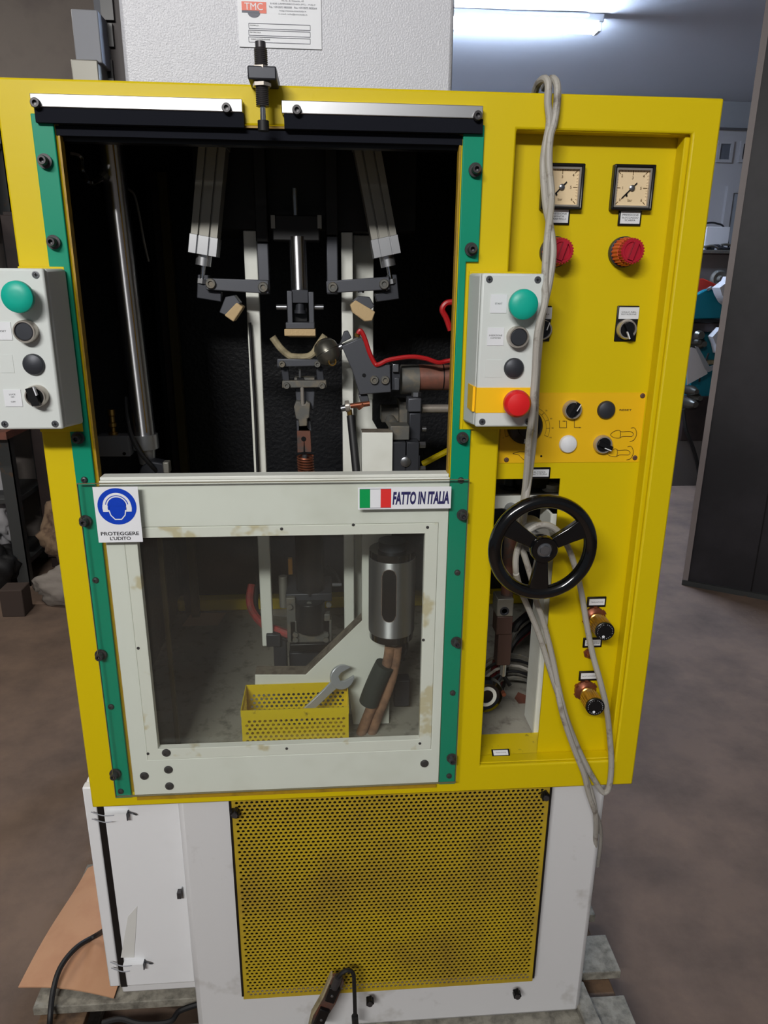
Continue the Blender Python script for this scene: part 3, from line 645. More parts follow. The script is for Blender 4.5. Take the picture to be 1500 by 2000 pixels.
# ---- control boxes
def label_tag(parent, xl, xr, yt, yb, Y, lines, m='label_white', ink='ink', hh=0.0022, name='label', wmul=0.8):
    xm = (xl + xr) / 2; ym = (yt + yb) / 2
    x0 = PY(xl, ym, Y)[0]; x1 = PY(xr, ym, Y)[0]; z0 = PY(xm, yb, Y)[2]; z1_ = PY(xm, yt, Y)[2]
    mb = MB(); mb.box(x0, x1, Y, Y + 0.0008, z0, z1_, m); n = len(lines)
    for i, s_ in enumerate(lines):
        if s_: mb.text(s_, (x0 + x1) / 2, (z0 + z1_) / 2 + ((n - 1) / 2 - i) * hh * 1.55, Y - 0.0002, hh, ink, width=min((x1 - x0) * wmul, (x1 - x0) * wmul * len(s_) / 9))
    return mb.build(name, parent)
def push(parent, x, y, R_, Y0, h, style):
    """Y0: face of the enclosure, the button's front centre is at pixel x,y"""
    p = PY(x, y, Y0 - h); c = (p[0], Y0, p[2]); mb = MB(); d = (0, -1, 0)
    if style in ('green', 'red'):
        m_ = 'button_green' if style == 'green' else 'red'
        mb.lathe(c, d, [(R_ * .62, 0), (R_ * .62, h * .35), (R_ * .5, h * .4)], 'ring_metal' if style == 'green' else 'box_yellow', n=28)
        mb.lathe((c[0], Y0 - h * .3, c[2]), d, [(R_ * .45, 0), (R_ * .5, h * .15), (R_ * .94, h * .22), (R_, h * .38), (R_ * .97, h * .55), (R_ * .8, h * .65), (R_ * .4, h * .7), (0.0005, h * .71)], m_, n=36)
        nm = 'mushroom_button'
    elif style == 'ring':
        mb.lathe(c, d, [(R_, 0), (R_, h * .8), (R_ * .94, h), (R_ * .82, h), (R_ * .8, h * .75)], 'ring_metal', n=30)
        mb.lathe((c[0], Y0 - h * .5, c[2]), d, [(R_ * .79, 0), (R_ * .79, h * .35), (R_ * .7, h * .42), (0.0004, h * .43)], 'darker_steel', n=28); nm = 'push_button'
    elif style == 'cap':
        mb.lathe(c, d, [(R_, 0), (R_, h * .3), (R_ * .9, h * .65), (R_ * .55, h * .93), (0.0004, h)], 'darker_steel', n=28); nm = 'blanking_cap'
    elif style == 'lamp':
        mb.lathe(c, d, [(R_, 0), (R_, h * .3), (R_ * .9, h * .65), (R_ * .55, h * .93), (0.0004, h)], 'label_white', n=28); nm = 'signal_lamp'
    return mb.build(nm, parent)
def selector(parent, x, y, R_, Y0, h, rot, big=1.0):
    p = PY(x, y, Y0 - h); c = (p[0], Y0, p[2]); mb = MB(); d = (0, -1, 0)
    mb.lathe(c, d, [(R_, 0), (R_, h * .5), (R_ * .9, h * .8), (R_ * .78, h * .8), (R_ * .76, h * .5)], 'ring_metal', n=30)
    mb.cyl((c[0], Y0, c[2]), (c[0], Y0 - h * .6, c[2]), R_ * .76, 'black', n=26)
    T = Matrix.Translation((c[0], 0, c[2])) @ Matrix.Rotation(rot, 4, 'Y')
    mb.box(-R_ * .22 * big, R_ * .22 * big, Y0 - h * 1.25, Y0 - h * .6, -R_ * .74, R_ * .9, 'black', T)
    mb.box(R_ * .22 * big - .0004, R_ * .22 * big + .0012, Y0 - h * 1.26, Y0 - h * .9, R_ * .1, R_ * .88, 'label_white', T)
    return mb.build('selector_switch', parent)
def cbox(xf, items, xshift):
    yf = -0.08; W_ = 0.088; z1_ = PY(1000, 534, yf)[2]; z0 = PY(985, 834, yf)[2]
    mb = MB(); a = xf; b = xf + W_
    e = 0.005
    mb.add([(a, yf + .012, z0), (b, yf + .012, z0), (b, yf + .012, z1_), (a, yf + .012, z1_), (a - e, -0.006, z0 - e), (b + e, -0.006, z0 - e), (b + e, -0.006, z1_ + e * .2), (a - e, -0.006, z1_ + e * .2)],
           [(0, 1, 2, 3), (7, 6, 5, 4), (0, 4, 5, 1), (1, 5, 6, 2), (2, 6, 7, 3), (3, 7, 4, 0)], 'grey_plastic')
    o = mb.build('control_box', M, bevel=0.004)
    mb = MB(); mb.box(a, b, yf, yf + 0.0118, z0, z1_, 'grey_plastic'); mb.build('lid', o, bevel=0.003)
    for (u, v) in ((0.01, 0.008), (0.078, 0.008), (0.01, -0.008), (0.078, -0.008)):
        zc = (z0 + v) if v > 0 else (z1_ + v)
        mb = MB(); mb.lathe((a + u, yf, zc), (0, -1, 0), [(0.0048, 0), (0.0048, 0.0008), (0.0034, 0.0009), (0.0030, 0.0002), (0.0003, 0.0002)], 'steel', n=16)
        mb.box(a + u - .0022, a + u + .0022, yf - 0.0014, yf - 0.0004, zc - .0004, zc + .0004, 'black'); mb.box(a + u - .0004, a + u + .0004, yf - 0.0014, yf - 0.0004, zc - .0022, zc + .0022, 'black'); mb.build('screw', o)
    return o, a, b, z0, z1_, yf
o, a, b, z0, z1_, yf = cbox(PY(941, 560, -.08)[0], None, 0)
mb = MB(); q0 = PY(980, 757, yf)[2]; q1 = PY(980, 806, yf)[2]
mb.box(a - 0.0005, b + 0.0005, yf - 0.0006, yf + 0.011, q1, q0, 'box_yellow'); mb.box(a - 0.0006 - .003, a + 0.002, yf + 0.011, -0.03, q1, q0, 'box_yellow'); mb.build('warning_band', o)
label_tag(o, 958, 990, 575, 611, yf - .001, ['START'])
label_tag(o, 952, 984, 640, 675, yf - .001, ['INSERZIONE', 'COMANDI'])
label_tag(o, 947, 980, 703, 737, yf - .0005, [''], m='grey_plastic')
push(o, 1025, 595, 0.0205, yf, 0.030, 'green'); push(o, 1014, 659, 0.0150, yf, 0.014, 'ring'); push(o, 1006, 720, 0.0145, yf, 0.008, 'cap'); push(o, 1014, 791, 0.0195, yf, 0.042, 'red')
mb = MB(); mb.box(a - .004, b + .01, -0.0055, -0.0005, z0 - 0.018, z1_ + 0.004, 'yellow'); mb.build('mounting_plate', M, bevel=0.001)
o, a, b, z0, z1_, yf = cbox(PY(83, 520, -.08)[0] - .088, None, 0)
label_tag(o, -14, 22, 629, 664, yf - .001, ['RESET']); label_tag(o, 8, 42, 761, 794, yf - .001, ['LUCE', 'ON', '', 'OFF'])
label_tag(o, 0, 26, 693, 728, yf - .0005, [''], m='grey_plastic')
push(o, 30, 580, 0.0205, yf, 0.030, 'green'); push(o, 46, 648, 0.0150, yf, 0.014, 'ring'); push(o, 62, 713, 0.0145, yf, 0.008, 'cap'); selector(o, 66, 776, 0.0150, yf, 0.016, -0.25, big=1.6)
mb = MB(); mb.box(0.001, b + .002, -0.0055, -0.0005, z0 - 0.018, z1_ + 0.004, 'yellow'); mb.build('mounting_plate', M, bevel=0.001)

# ---- recessed console
YC = 0.035
cx1 = PY(1072, 1200, YC)[0]; cz1 = PY(1030, 935, YC)[2]
mb = MB(); mb.grid_plate([RX0 - .01, RX0 + 0.006, cx1, RX1 + .015], [RZ0 - .005, cz1, RZ1 + .01], {(1, 0), (0, 0)}, YC, YC + 0.003, 'yellow')
con = mb.build('console_panel', M)
mb = MB(); mb.grid_plate([RX0 - .012, RX0 - .0002, RX1 - .006, RX1 + .012], [RZ0 - .012, RZ0 - .0002, RZ1 - .0, RZ1 + .012], {(1, 1)}, 0.0102, YC - .0003, 'yellow'); mb.build('console_edge', M, bevel=0.002)
mb = MB(); mb.box(RX0, RX1, 0.0345, 0.10, RZ0 - .012, RZ0 - .002, 'yellow_dirty'); mb.build('console_sill', M)
# gauges
def gauge(xc, yc, lines, lx):
    p = PY(xc, yc, YC - 0.012); x, z = p[0], p[2]; Y1 = YC - 0.012; h = 0.0315
    mb = MB(); mb.grid_plate([x - h, x - h + .004, x + h - .004, x + h], [z - h, z - h + .004, z + h - .004, z + h], {(1, 1)}, Y1, YC - .0003, 'black'); o = mb.build('pressure_gauge', M, bevel=0.0015)
    k = h - 0.0045
    mb = MB(); mb.box(x - k, x + k, YC - 0.004, YC - 0.001, z - k, z + k, 'dial'); yy = YC - 0.0042
    mb.grid_plate([x - k, x - k + .0025, x + k - .0025, x + k], [z - k, z - k + .0025, z + k - .003, z + k], {(1, 1)}, YC - .009, YC - .0041, 'ring_metal')
    kk = k - 0.003
    for i in range(7):
        t_ = math.radians(225 - 45 * i); c_, s_ = math.cos(t_), math.sin(t_)
        q = kk / max(abs(c_), abs(s_)); q = min(q, kk * 1.33); r0 = q - (0.0065 if i % 2 else 0.005)
        for rr in [r0 + j * (q - r0) / 8 for j in range(9)]: pass
        T = Matrix.Translation((x, 0, z)) @ Matrix.Rotation(-t_, 4, 'Y')
        mb.box(r0, q, yy - .0002, yy, -0.0005, 0.0005, 'ink_brown', T)
        mb.text(str(i), x + c_ * (r0 - 0.0035), z + s_ * (r0 - 0.0035), yy - .0003, 0.0038, 'ink_brown', bold=0.01)
    for i in range(31):
        t_ = math.radians(225 - 9 * i)
        if i % 5 == 0: continue
        c_, s_ = math.cos(t_), math.sin(t_); q = min(kk / max(abs(c_), abs(s_)), kk * 1.33)
        T = Matrix.Translation((x, 0, z)) @ Matrix.Rotation(-t_, 4, 'Y'); mb.box(q - .0022, q, yy - .0002, yy, -0.0002, 0.0002, 'ink_brown', T)
    mb.text('bar', x - 0.001, z - k * .62, yy - .0003, 0.0038, 'ink_brown'); mb.build('dial', o)
    mb = MB(); T = Matrix.Translation((x, 0, z)) @ Matrix.Rotation(-math.radians(225), 4, 'Y')
    mb.prism([(-0.010, -.0008), (0.019, -.0008), (0.022, 0), (0.019, .0008), (-0.010, .0008)], yy - .0016, yy - .001, 'black', T); mb.lathe((x, yy, z), (0, -1, 0), [(0.0042, 0), (0.0042, .0025), (0.0025, .0035), (0.0003, .0036)], 'steel', n=16)
    mb.prism([(0.010, 0), (0.012, 0.004), (0.014, 0.003), (0.013, 0)], yy - .0016, yy - .001, 'black', T); mb.build('needle', o)
    return o
gauge(1238, 366, None, 0); gauge(1100, 364, None, 0)
def tagplate(xl, xr, yt, yb, lines, holder='black', Y=YC, hh=0.0024, name='label_holder'):
    pbh = MB(); pbox(pbh, xl, xr, yt, yb, Y - 0.003, 0.0029, holder); o = pbh.build(name, M, bevel=0.001)
    label_tag(o, xl + 4, xr - 3, yt + 4, yb - 4, Y - 0.0042, lines, hh=hh, wmul=0.82); return o
tagplate(1208, 1253, 409, 441, ['PRESSIONE', 'BLOCCAGGIO', 'SCARPA']); tagplate(1069, 1113, 406, 439, ['PRESSIONE', 'SPINTA', 'MARTELLI'])
# regulators
def regulator(x, y):
    p = PY(x, y, YC - 0.045); d = (0, -1, 0); c = PY(x - 18, y - 1, YC); c = (c[0] + .002, YC, c[2])
    d = Vector((p[0] - c[0], -0.045, p[2] - c[2])); d = Vector((0, -1, 0)); c = (p[0] , YC, p[2])
    mb = MB(); mb.cyl((c[0], YC - .0003, c[2]), (c[0], YC - 0.010, c[2]), 0.0225, 'darker_steel', n=36); o = mb.build('regulator_knob', M, bevel=0.001)
    mb = MB(); n = 44; prof = [(0.0195, 0.010), (0.0180, 0.028), (0.0170, 0.029)]
    mb.lathe(c, d, prof, 'knob_orange', n=36)
    for i in range(22):
        t_ = 2 * PI * i / 22; mb.cyl((c[0] + .0195 * math.cos(t_), YC - .010, c[2] + .0195 * math.sin(t_)), (c[0] + 0.0180 * math.cos(t_), YC - .029, c[2] + .0180 * math.sin(t_)), 0.0017, 'knob_orange', n=6)
    mb.build('grip', o)
    mb = MB(); mb.lathe(c, d, [(0.0172, 0.029), (0.0172, 0.040), (0.0162, 0.042), (0.013, 0.042), (0.012, 0.040), (0.0004, 0.040)], 'knob_red', n=40)
    for i in range(26):
        t_ = 2 * PI * i / 26; mb.cyl((c[0] + .0172 * math.cos(t_), YC - .030, c[2] + .0172 * math.sin(t_)), (c[0] + .0172 * math.cos(t_), YC - .041, c[2] + .0172 * math.sin(t_)), 0.0013, 'knob_red', n=6)
    T = Matrix.Translation((c[0], 0, c[2])) @ Matrix.Rotation(0.3, 4, 'Y'); mb.box(-0.004, 0.004, YC - .045, YC - .040, -0.013, 0.013, 'knob_red', T)
    mb.box(-0.0035, -0.003, YC - .0452, YC - .045, -0.012, 0.012, 'ink', T); mb.build('cap', o)
regulator(1238, 490); regulator(1099, 490)
# selectors with name plates
def sel_plate(xl, xr, yt, yb, lines, sx, sy, rot):
    mb = MB(); pbox(mb, xl, xr, yt, yb, YC - 0.003, 0.0029, 'black'); o = mb.build('selector_plate', M, bevel=0.002)
    label_tag(o, xl + 6, xr + 2, yt + 3, yt + 26, YC - 0.0042, lines, wmul=0.75)
    selector(o, sx, sy, 0.0155, YC - .003, 0.012, rot)
sel_plate(1203, 1246, 597, 667, ['CICLO ABIL.', 'ROTAZIONE'], 1228, 644, PI - 0.45)
sel_plate(1034, 1076, 597, 667, ['CICLO', 'BATTITURA'], 1062, 645, 0.3)
# operator plate
z0 = PY(1100, 903, YC)[2]; z1_ = PY(1120, 767, YC)[2]; x0 = PY(977, 850, YC)[0]; x1 = PY(1254, 835, YC)[0]
mb = MB(); mb.box(x0, x1, YC - 0.0012, YC - .0002, z0, z1_, 'orange_yellow'); op = mb.build('operator_plate', M, label='orange yellow engraved plate')
yy = YC - 0.0016
for x, y in ((1255, 773), (1240, 894), (989, 898)): dome_screw(PY(x, y, YC - .0012), 0.0042, 0.002, op, m='rust_steel')
def poly_line(pts, closed=False, m='ink_brown', r=0.0005):
    P_ = [PY(960 + x / 4.6875, 750 + y / 4.6875, yy) for x, y in pts]
    if closed: P_.append(P_[0])
    mk.tube(P_, r, m, n=4, smooth=len(pts) > 5, seg=4)
mk = MB()
poly_line([(622, 340), (622, 400)]); poly_line([(622, 400), (687, 400)]); poly_line([(687, 400), (687, 340)]); poly_line([(687, 340), (650, 340)])
poly_line([(758, 320), (758, 398)]); poly_line([(758, 398), (815, 398)])
def tri(x, y, dx, s_=9):
    mk.prism([(PY(960 + a / 4.6875, 750 + b / 4.6875, yy)[0], PY(960 + a / 4.6875, 750 + b / 4.6875, yy)[2]) for a, b in ((x, y), (x - dx * 2, y - s_ * .6), (x - dx * 2, y + s_ * .6))], yy - .0003, yy, 'ink_brown')
tri(822, 398, 9); tri(650, 340, -9); tri(628, 338, 5)
for dy, dxx in ((0, 0), (170, -30)):
    poly_line([(1285 + dxx, 480 + dy), (1200 + dxx, 480 + dy), (1170 + dxx, 495 + dy), (1120 + dxx, 490 + dy), (1090 + dxx, 465 + dy), (1120 + dxx, 435 + dy), (1165 + dxx, 423 + dy), (1190 + dxx, 437 + dy), (1270 + dxx, 435 + dy), (1300 + dxx, 458 + dy), (1285 + dxx, 480 + dy)])
    poly_line([(1178 + dxx, 428 + dy), (1184 + dxx, 460 + dy), (1176 + dxx, 492 + dy)]); poly_line([(1275 + dxx, 405 + dy), (1305 + dxx, 400 + dy), (1325 + dxx, 430 + dy), (1325 + dxx, 475 + dy), (1300 + dxx, 515 + dy), (1265 + dxx, 525 + dy)])
poly_line([(195, 635), (260, 618), (330, 625), (400, 640)]); poly_line([(195, 638), (250, 650), (290, 690), (320, 705), (350, 680)])
q = PY(960 + 1222 / 4.6875, 750 + 237 / 4.6875, yy); mk.text('RESET', q[0] + .001, q[2], yy - .0003, 0.0028, 'ink_brown', width=0.021, bold=0.02)
kx, ky = 340, 395
kc = PY(1030, 838, yy)
for i in range(11):
    t_ = math.radians(200 - 22 * i)
    T = Matrix.Translation((kc[0], 0, kc[2])) @ Matrix.Rotation(-t_, 4, 'Y'); mk.box(0.0315, 0.0375, yy - .0003, yy, -0.0003, 0.0003, 'ink_brown', T)
    mk.text(str(i * 10), kc[0] + 0.042 * math.cos(t_), kc[2] + 0.042 * math.sin(t_), yy - .0003, 0.0024, 'ink_brown')
for R_ in (0.0315, 0.0375):
    mk.tube([(kc[0] + R_ * math.cos(math.radians(200 - 5.5 * i)), yy, kc[2] + R_ * math.sin(math.radians(200 - 5.5 * i))) for i in range(41)], 0.0003, 'ink_brown', n=4, smooth=False)
mk.build('engraving', op, kind='stuff')
mb = MB(); kc2 = PY(1030, 836, YC - .02); mb.lathe((kc2[0], YC - .0015, kc2[2]), (0, -1, 0), [(0.029, 0), (0.029, 0.006), (0.024, 0.010), (0.015, 0.012), (0.014, 0.020), (0.0004, 0.021)], 'black', n=36)
mb.box(kc2[0] - .0015, kc2[0] + .0015, YC - .0125, YC - .008, kc2[2] - .027, kc2[2] - .018, 'label_white'); mb.build('timer_knob', op)
selector(op, 1121, 802, 0.0155, YC - .0015, 0.012, 0.5); selector(op, 1181, 870, 0.0155, YC - .0015, 0.012, 1.95)
push(op, 1187, 802, 0.0150, YC - .0015, 0.008, 'cap'); push(op, 1112, 869, 0.0150, YC - .0015, 0.008, 'lamp')
mb = MB(); q = PY(1057, 891, yy); mb.cyl((q[0], YC - .0013, q[2]), (q[0], YC - .002, q[2]), 0.0018, 'black', n=10); mb.build('led', op)
tagplate(1031, 1075, 913, 935, ['ALTEZZA', 'BATTITURA'])
tagplate(1147, 1184, 1166, 1186, ['TRASLAZIONE'], hh=0.0022); tagplate(1139, 1176, 1246, 1265, ['BLOCCO', 'ROTAZIONE'], hh=0.002); tagplate(1131, 1170, 1311, 1330, ['ROTAZIONE'], hh=0.0022)
# label on the sill
mb = MB(); p = PZ(980, 1478, RZ0 + .001); Tt = Matrix.Translation((p[0], p[1] + .004, RZ0 - .0015)) @ Matrix.Rotation(-math.radians(58), 4, 'X')
mb.box(-0.017, 0.017, -0.0012, 0.0, 0.0, 0.014, 'black', Tt); mb.box(-0.014, 0.014, -0.0018, -0.0012, 0.002, 0.012, 'label_white', Tt)
mb.text('TRASLAZIONE', 0, 0.007, -0.002, 0.0018, 'ink', width=0.02, T=Tt); mb.build('label_holder', M)
# flow valves
def valve(xb, yb_, xt, yt_):
    b_ = Vector(PY(xb, yb_, YC)); t_ = Vector(PY(xt, yt_, YC - 0.062)); b_.y = YC - .0003; d = (t_ - b_); L_ = d.length; d = Vector((d.x * .35, d.y, d.z * .35)).normalized(); b2 = t_ - d * L_; b2.y = min(b2.y, YC)
    mb = MB(); mb.lathe(b2, (0, -1, 0), [(0.0200, 0), (0.0200, 0.006), (0.013, 0.009), (0.012, 0.010)], 'copper', n=20)
    for k in range(6):
        a_ = k * PI / 3; mb.box(-0.003, 0.003, -0.007, 0, 0.018, 0.022, 'copper', Matrix.Translation(b2) @ Matrix.Rotation(a_, 4, 'Y'))
    o = mb.build('flow_valve', M)
    mb = MB(); mb.lathe(b2, d, [(0.0095, 0.004), (0.010, 0.015), (0.014, 0.018), (0.0148, L_ * .35), (0.013, L_ * .37), (0.013, L_ * .42), (0.0158, L_ * .44), (0.0158, L_ * .97), (0.015, L_)], 'brass', n=24)
    a_ = d.orthogonal().normalized(); c_ = d.cross(a_)
    for k in range(20):
        q = (a_ * math.cos(k * PI / 10) + c_ * math.sin(k * PI / 10)) * 0.0157; mb.cyl(b2 + d * (L_ * .46) + q, b2 + d * (L_ * .95) + q, 0.0012, 'brass', n=5)
    mb.build('knurled_body', o)
    mb = MB(); mb.lathe(b2 + d * L_, d, [(0.0166, -0.003), (0.0166, 0.0008), (0.0155, 0.0016), (0.0003, 0.0016)], 'black', n=28)
    for k in range(24):
        if k % 8 == 7: continue
        q = (a_ * math.cos(k * PI / 12) + c_ * math.sin(k * PI / 12)); mb.cyl(b2 + d * (L_ + .0016) + q * 0.0130, b2 + d * (L_ + .0021) + q * 0.0130, 0.0005, 'label_white', n=5)
    q = a_ * 0.8 + c_ * 0.5; mb.cyl(b2 + d * (L_ + .0016) + q * 0.010, b2 + d * (L_ + .0022) + q * 0.010, 0.0024, 'label_white', n=10)
    mb.build('dial_cap', o)
valve(1164, 1208, 1181, 1233); valve(1147, 1352, 1162, 1380)
p = PY(1153, 1281, YC - .012); mb = MB(); mb.lathe((p[0], YC - .0003, p[2]), (0, -1, 0), [(0.0095, 0), (0.0095, 0.004), (0.006, 0.0045), (0.006, 0.012), (0.0045, 0.014)], 'copper', n=6); mb.build('grub_fitting', M)

# ---- inside the right-hand opening
a = PY(962, 970, .12); b = PY(1095, 970, .12); zt_ = PY(1010, 968, .12)[2]; zb_ = PY(1010, 993, .12)[2]
mb = MB(); mb.box(0.70, 0.865, 0.12, 0.30, zb_, zt_, 'cream'); mb.box(0.70, 0.865, 0.1205, 0.2995, zt_, zt_ + .002, 'steel_dusty'); o = mb.build('cross_bracket', M, bevel=0.001)
p = PZ(998, 955, zt_ + .004); mb = MB(); mb.lathe((p[0], p[1] + .01, zt_ + .002), (0, 0, 1), [(0.018, 0), (0.018, .006), (0.012, .008), (0.010, .02), (0.001, .02)], 'black', n=20); mb.build('cap_nut', o)
p = PZ(1080, 958, zt_ + .004); mb = MB(); mb.lathe((p[0], p[1] + .01, zt_ + .002), (0, 0, 1), [(0.017, 0), (0.018, .003), (0.014, .006), (0.014, .012), (0.001, .012)], 'label_white', n=24); mb.build('bearing_cap', o)
mb = MB(); pbox(mb, 1040, 1073, 912, 955, 0.14, 0.05, 'black'); mb.build('cylinder_block', M, bevel=0.002)
mb = MB(); pbox(mb, 965, 996, 930, 958, 0.2, 0.08, 'steel_dusty'); mb.build('support_block', M, bevel=0.002)
mb = MB(); x0 = PY(1053, 1300, .10)[0]; x1 = x0 + .055; zb_ = PY(1040, 1436, .10)[2]
mb.box(x0, x1, 0.10, 0.104, zb_, zt_ - .03, 'cream'); mb.box(x0, x0 + .004, 0.1042, 0.17, zb_, zt_ - .03, 'cream'); mb.build('channel_post', M, bevel=0.001)
ph = MB(); pbox(ph, 971, 1003, 1170, 1204, 0.13, 0.04, 'alu_dull'); o = ph.build('lead_screw_nut', M, bevel=0.002)
p = PY(986, 1195, .127); mb = MB(); mb.lathe((p[0], .1298, p[2]), (0, -1, 0), [(0.009, 0), (0.009, .001), (0.006, .001), (0.005, 0), (0.0004, 0)], 'darker_steel', n=16); mb.build('socket', o)
mb = MB(); q = PY(990, 1160, .15); mb.cyl((q[0], .15, q[2] - .02), (q[0], .15, zt_ - .03), 0.012, 'rust_steel', n=16); mb.build('lead_screw', M)
mb = MB(); pbox(mb, 970, 1001, 1204, 1240, 0.134, 0.035, 'brown_block'); pbox(mb, 972, 999, 1238, 1300, 0.138, 0.03, 'brown_block'); mb.build('slide_block', M, bevel=0.002)
mb = MB(); q = PY(983, 1300, .15); mb.cyl((q[0], .15, q[2] + .004), (q[0], .15, q[2] - .022), 0.006, 'alu', n=12); mb.tube([(q[0], .15, q[2] - .02), (q[0] - .012, .14, q[2] - .032)], 0.004, 'black', n=8); mb.tube([(q[0], .15, q[2] - .02), (q[0] + .014, .14, q[2] - .04)], 0.004, 'black', n=8); mb.build('hose_fork', M)
rg = PY(947, 1362, .08); mb = MB(); ra = (0.15, -1, 0.1); mb.lathe((rg[0], .10, rg[2]), ra, [(0.024, 0), (0.033, 0.004), (0.0365, .012), (0.033, .020), (0.026, .023), (0.020, .021)], 'black_gloss', n=36)
mb.lathe((rg[0], .10, rg[2]), ra, [(0.0200, .002), (0.0200, .0222), (0.0135, .0222), (0.0130, .018)], 'cream', n=28); mb.lathe((rg[0], .10, rg[2]), ra, [(0.0129, .002), (0.0129, .0190), (.001, .0191)], 'black', n=20)
o = mb.build('small_handwheel', M); p = PY(984, 1356, .075); mb = MB(); mb.cyl((p[0], .083, p[2]), (p[0], .073, p[2]), 0.004, 'copper', n=12); mb.build('pin', o)
mb.__init__()
for k in range(5):
    r_ = 0.05 + 0.008 * k; c_ = PY(1000, 1355, .2)
    mb.tube([(c_[0] + r_ * math.cos(t_), .2 + .01 * k, c_[2] - .01 + r_ * math.sin(t_)) for t_ in [i * PI / 12 for i in range(13)]], 0.0032, ('steel_dusty', 'rubber', 'grey_cable', 'rubber', 'steel_dusty')[k], n=6, smooth=False)
mb.build('hose_bundle', M)
mb = MB()
for k, (m_, dx) in enumerate((('dark_hose', 0), ('rubber', 8), ('dark_hose', -8), ('steel_dusty', 14), ('rubber', 20))):
    mb.tube([PY(960 + dx, 1420 - k * 20, .3), PY(985 + dx, 1290 - k * 15, .25), PY(1020 + dx, 1240 - k * 12, .28), PY(1050, 1225 - k * 20, .33)], 0.008, m_, n=8)
mb.build('air_hose', M)
p = PZ(1014, 1365, .812); mb = MB(); mb.prism([(0.0, 0), (.018, .0), (.022, .026), (.008, .038), (-.004, .02)], 0, .006, 'copper_hose', Matrix.Translation((p[0], p[1], 0.801)) @ Matrix.Rotation(-1.45, 4, 'X')); mb.build('leather_scrap', label='orange brown leather scrap lying on the chamber floor by the cream post', cat='scrap')

# ---- handwheel
hc = Vector(PY(1060, 1070, -0.085)); R_ = 0.0755; rr = 0.0105
hw = empty('handwheel', hc, parent=M)
tl = Matrix.Identity(4)
mb = MB(); n = 16; mb.lathe(hc, (0, -1, 0.0), [(R_ + rr * math.cos(2 * PI * i / n), rr * 1.0 * math.sin(2 * PI * i / n)) for i in range(n)], 'black_gloss', n=56, close=True); mb.build('rim', hw)
for ang_ in (90 + 58, 90 - 62, -92):
    a_ = math.radians(ang_); T = Matrix.Translation(hc) @ Matrix.Rotation(-a_, 4, 'Y')
    mb = MB(); mb.prism([(0.015, -0.0095), (0.045, -0.0125), (0.074, -0.017), (0.074, 0.017), (0.045, 0.0125), (0.015, 0.0095)], -0.006, 0.006, 'black_gloss', T); mb.build('spoke', hw, bevel=0.002)
mb = MB(); mb.lathe(hc, (0, -1, 0), [(0.018, -0.02), (0.0215, 0.0), (0.0215, 0.010), (0.0195, 0.013), (0.0125, 0.013), (0.011, 0.009)], 'black_gloss', n=32)
mb.lathe(hc, (0, -1, 0), [(0.0115, 0.0), (0.0115, 0.0095), (0.0075, 0.010), (0.007, 0.012), (0.0005, 0.012)], 'steel', n=24); mb.build('hub', hw)
mb = MB(); mb.cyl((hc.x, hc.y + .02, hc.z), (hc.x, 0.14, hc.z), 0.012, 'steel', n=20); mb.cyl((hc.x, hc.y + .05, hc.z), (hc.x, 0.0, hc.z), 0.026, 'alu_dull', n=28); mb.build('shaft', hw)

# ---- guard door (cream frame, pane)
DZ0, DZ1 = 0.783, 1.368
wx0 = PY(275, 1245, 0)[0]; wx0 = 0.127; wx1 = 0.589; wz0 = PY(540, 1452, 0)[2]; wz1 = PY(540, 1045, 0)[2]
print('window', wx0, wx1, wz0, wz1)
mb = MB(); mb.grid_plate([0.078, wx0 - .02, wx1 + .022, 0.6268], [DZ0, wz0 - .022, wz1 + .018, DZ1], {(1, 1)}, -0.004, 0.012, 'cream'); gd = mb.build('guard_door', M, bevel=0.0012)
mb = MB(); mb.grid_plate([wx0 - .0195, wx0, wx1, wx1 + .0215], [wz0 - .0215, wz0, wz1, wz1 + .0175], {(1, 1)}, -0.0045, 0.010, 'cream_stained'); mb.build('window_frame', gd, bevel=0.0008)
mb = MB(); mb.box(wx0 - .004, wx1 + .004, 0.0105, 0.0125, wz0 - .004, wz1 + .004, 'dirty_pane'); mb.build('pane', gd)
mb = MB(); mb.box(0.08, 0.625, -0.004, 0.02, DZ1 + .0005, DZ1 + .006, 'cream'); mb.build('top_edge', gd, bevel=0.001)
for x, y in ((550, 1033), (690, 1025), (835, 1030), (270, 1266), (827, 1250), (820, 1452), (289, 1472), (560, 1462)): dome_screw(PY(x, y, -.0045), 0.0026, 0.0015, gd)
for x, y in ((325, 1470), (329, 1503), (331, 1535), (282, 1515), (829, 1491)):
    dome_screw(PY(x, y, -.004), 0.0078, 0.004, gd)
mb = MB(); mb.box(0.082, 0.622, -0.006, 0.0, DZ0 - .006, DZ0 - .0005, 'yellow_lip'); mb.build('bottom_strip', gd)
# clear sheet in front with two stickers
sx0, sx1, sz0, sz1 = 0.050, 0.655, 0.7955, 1.3675; ys = -0.0165
mb = MB(); mb.box(sx0, sx1, ys - .002, ys + .002, sz0, sz1, 'clear_sheet')
cs = mb.build('clear_guard_sheet', M, label='clear acrylic sheet')
mb = MB(); mb.grid_plate([sx0 - .0008, sx0, sx1, sx1 + .0008], [sz0 - .0008, sz0, sz1, sz1 + .0008], {(1, 1)}, ys - .002, ys + .002, 'sheet_edge'); mb.build('sheet_rim', cs)
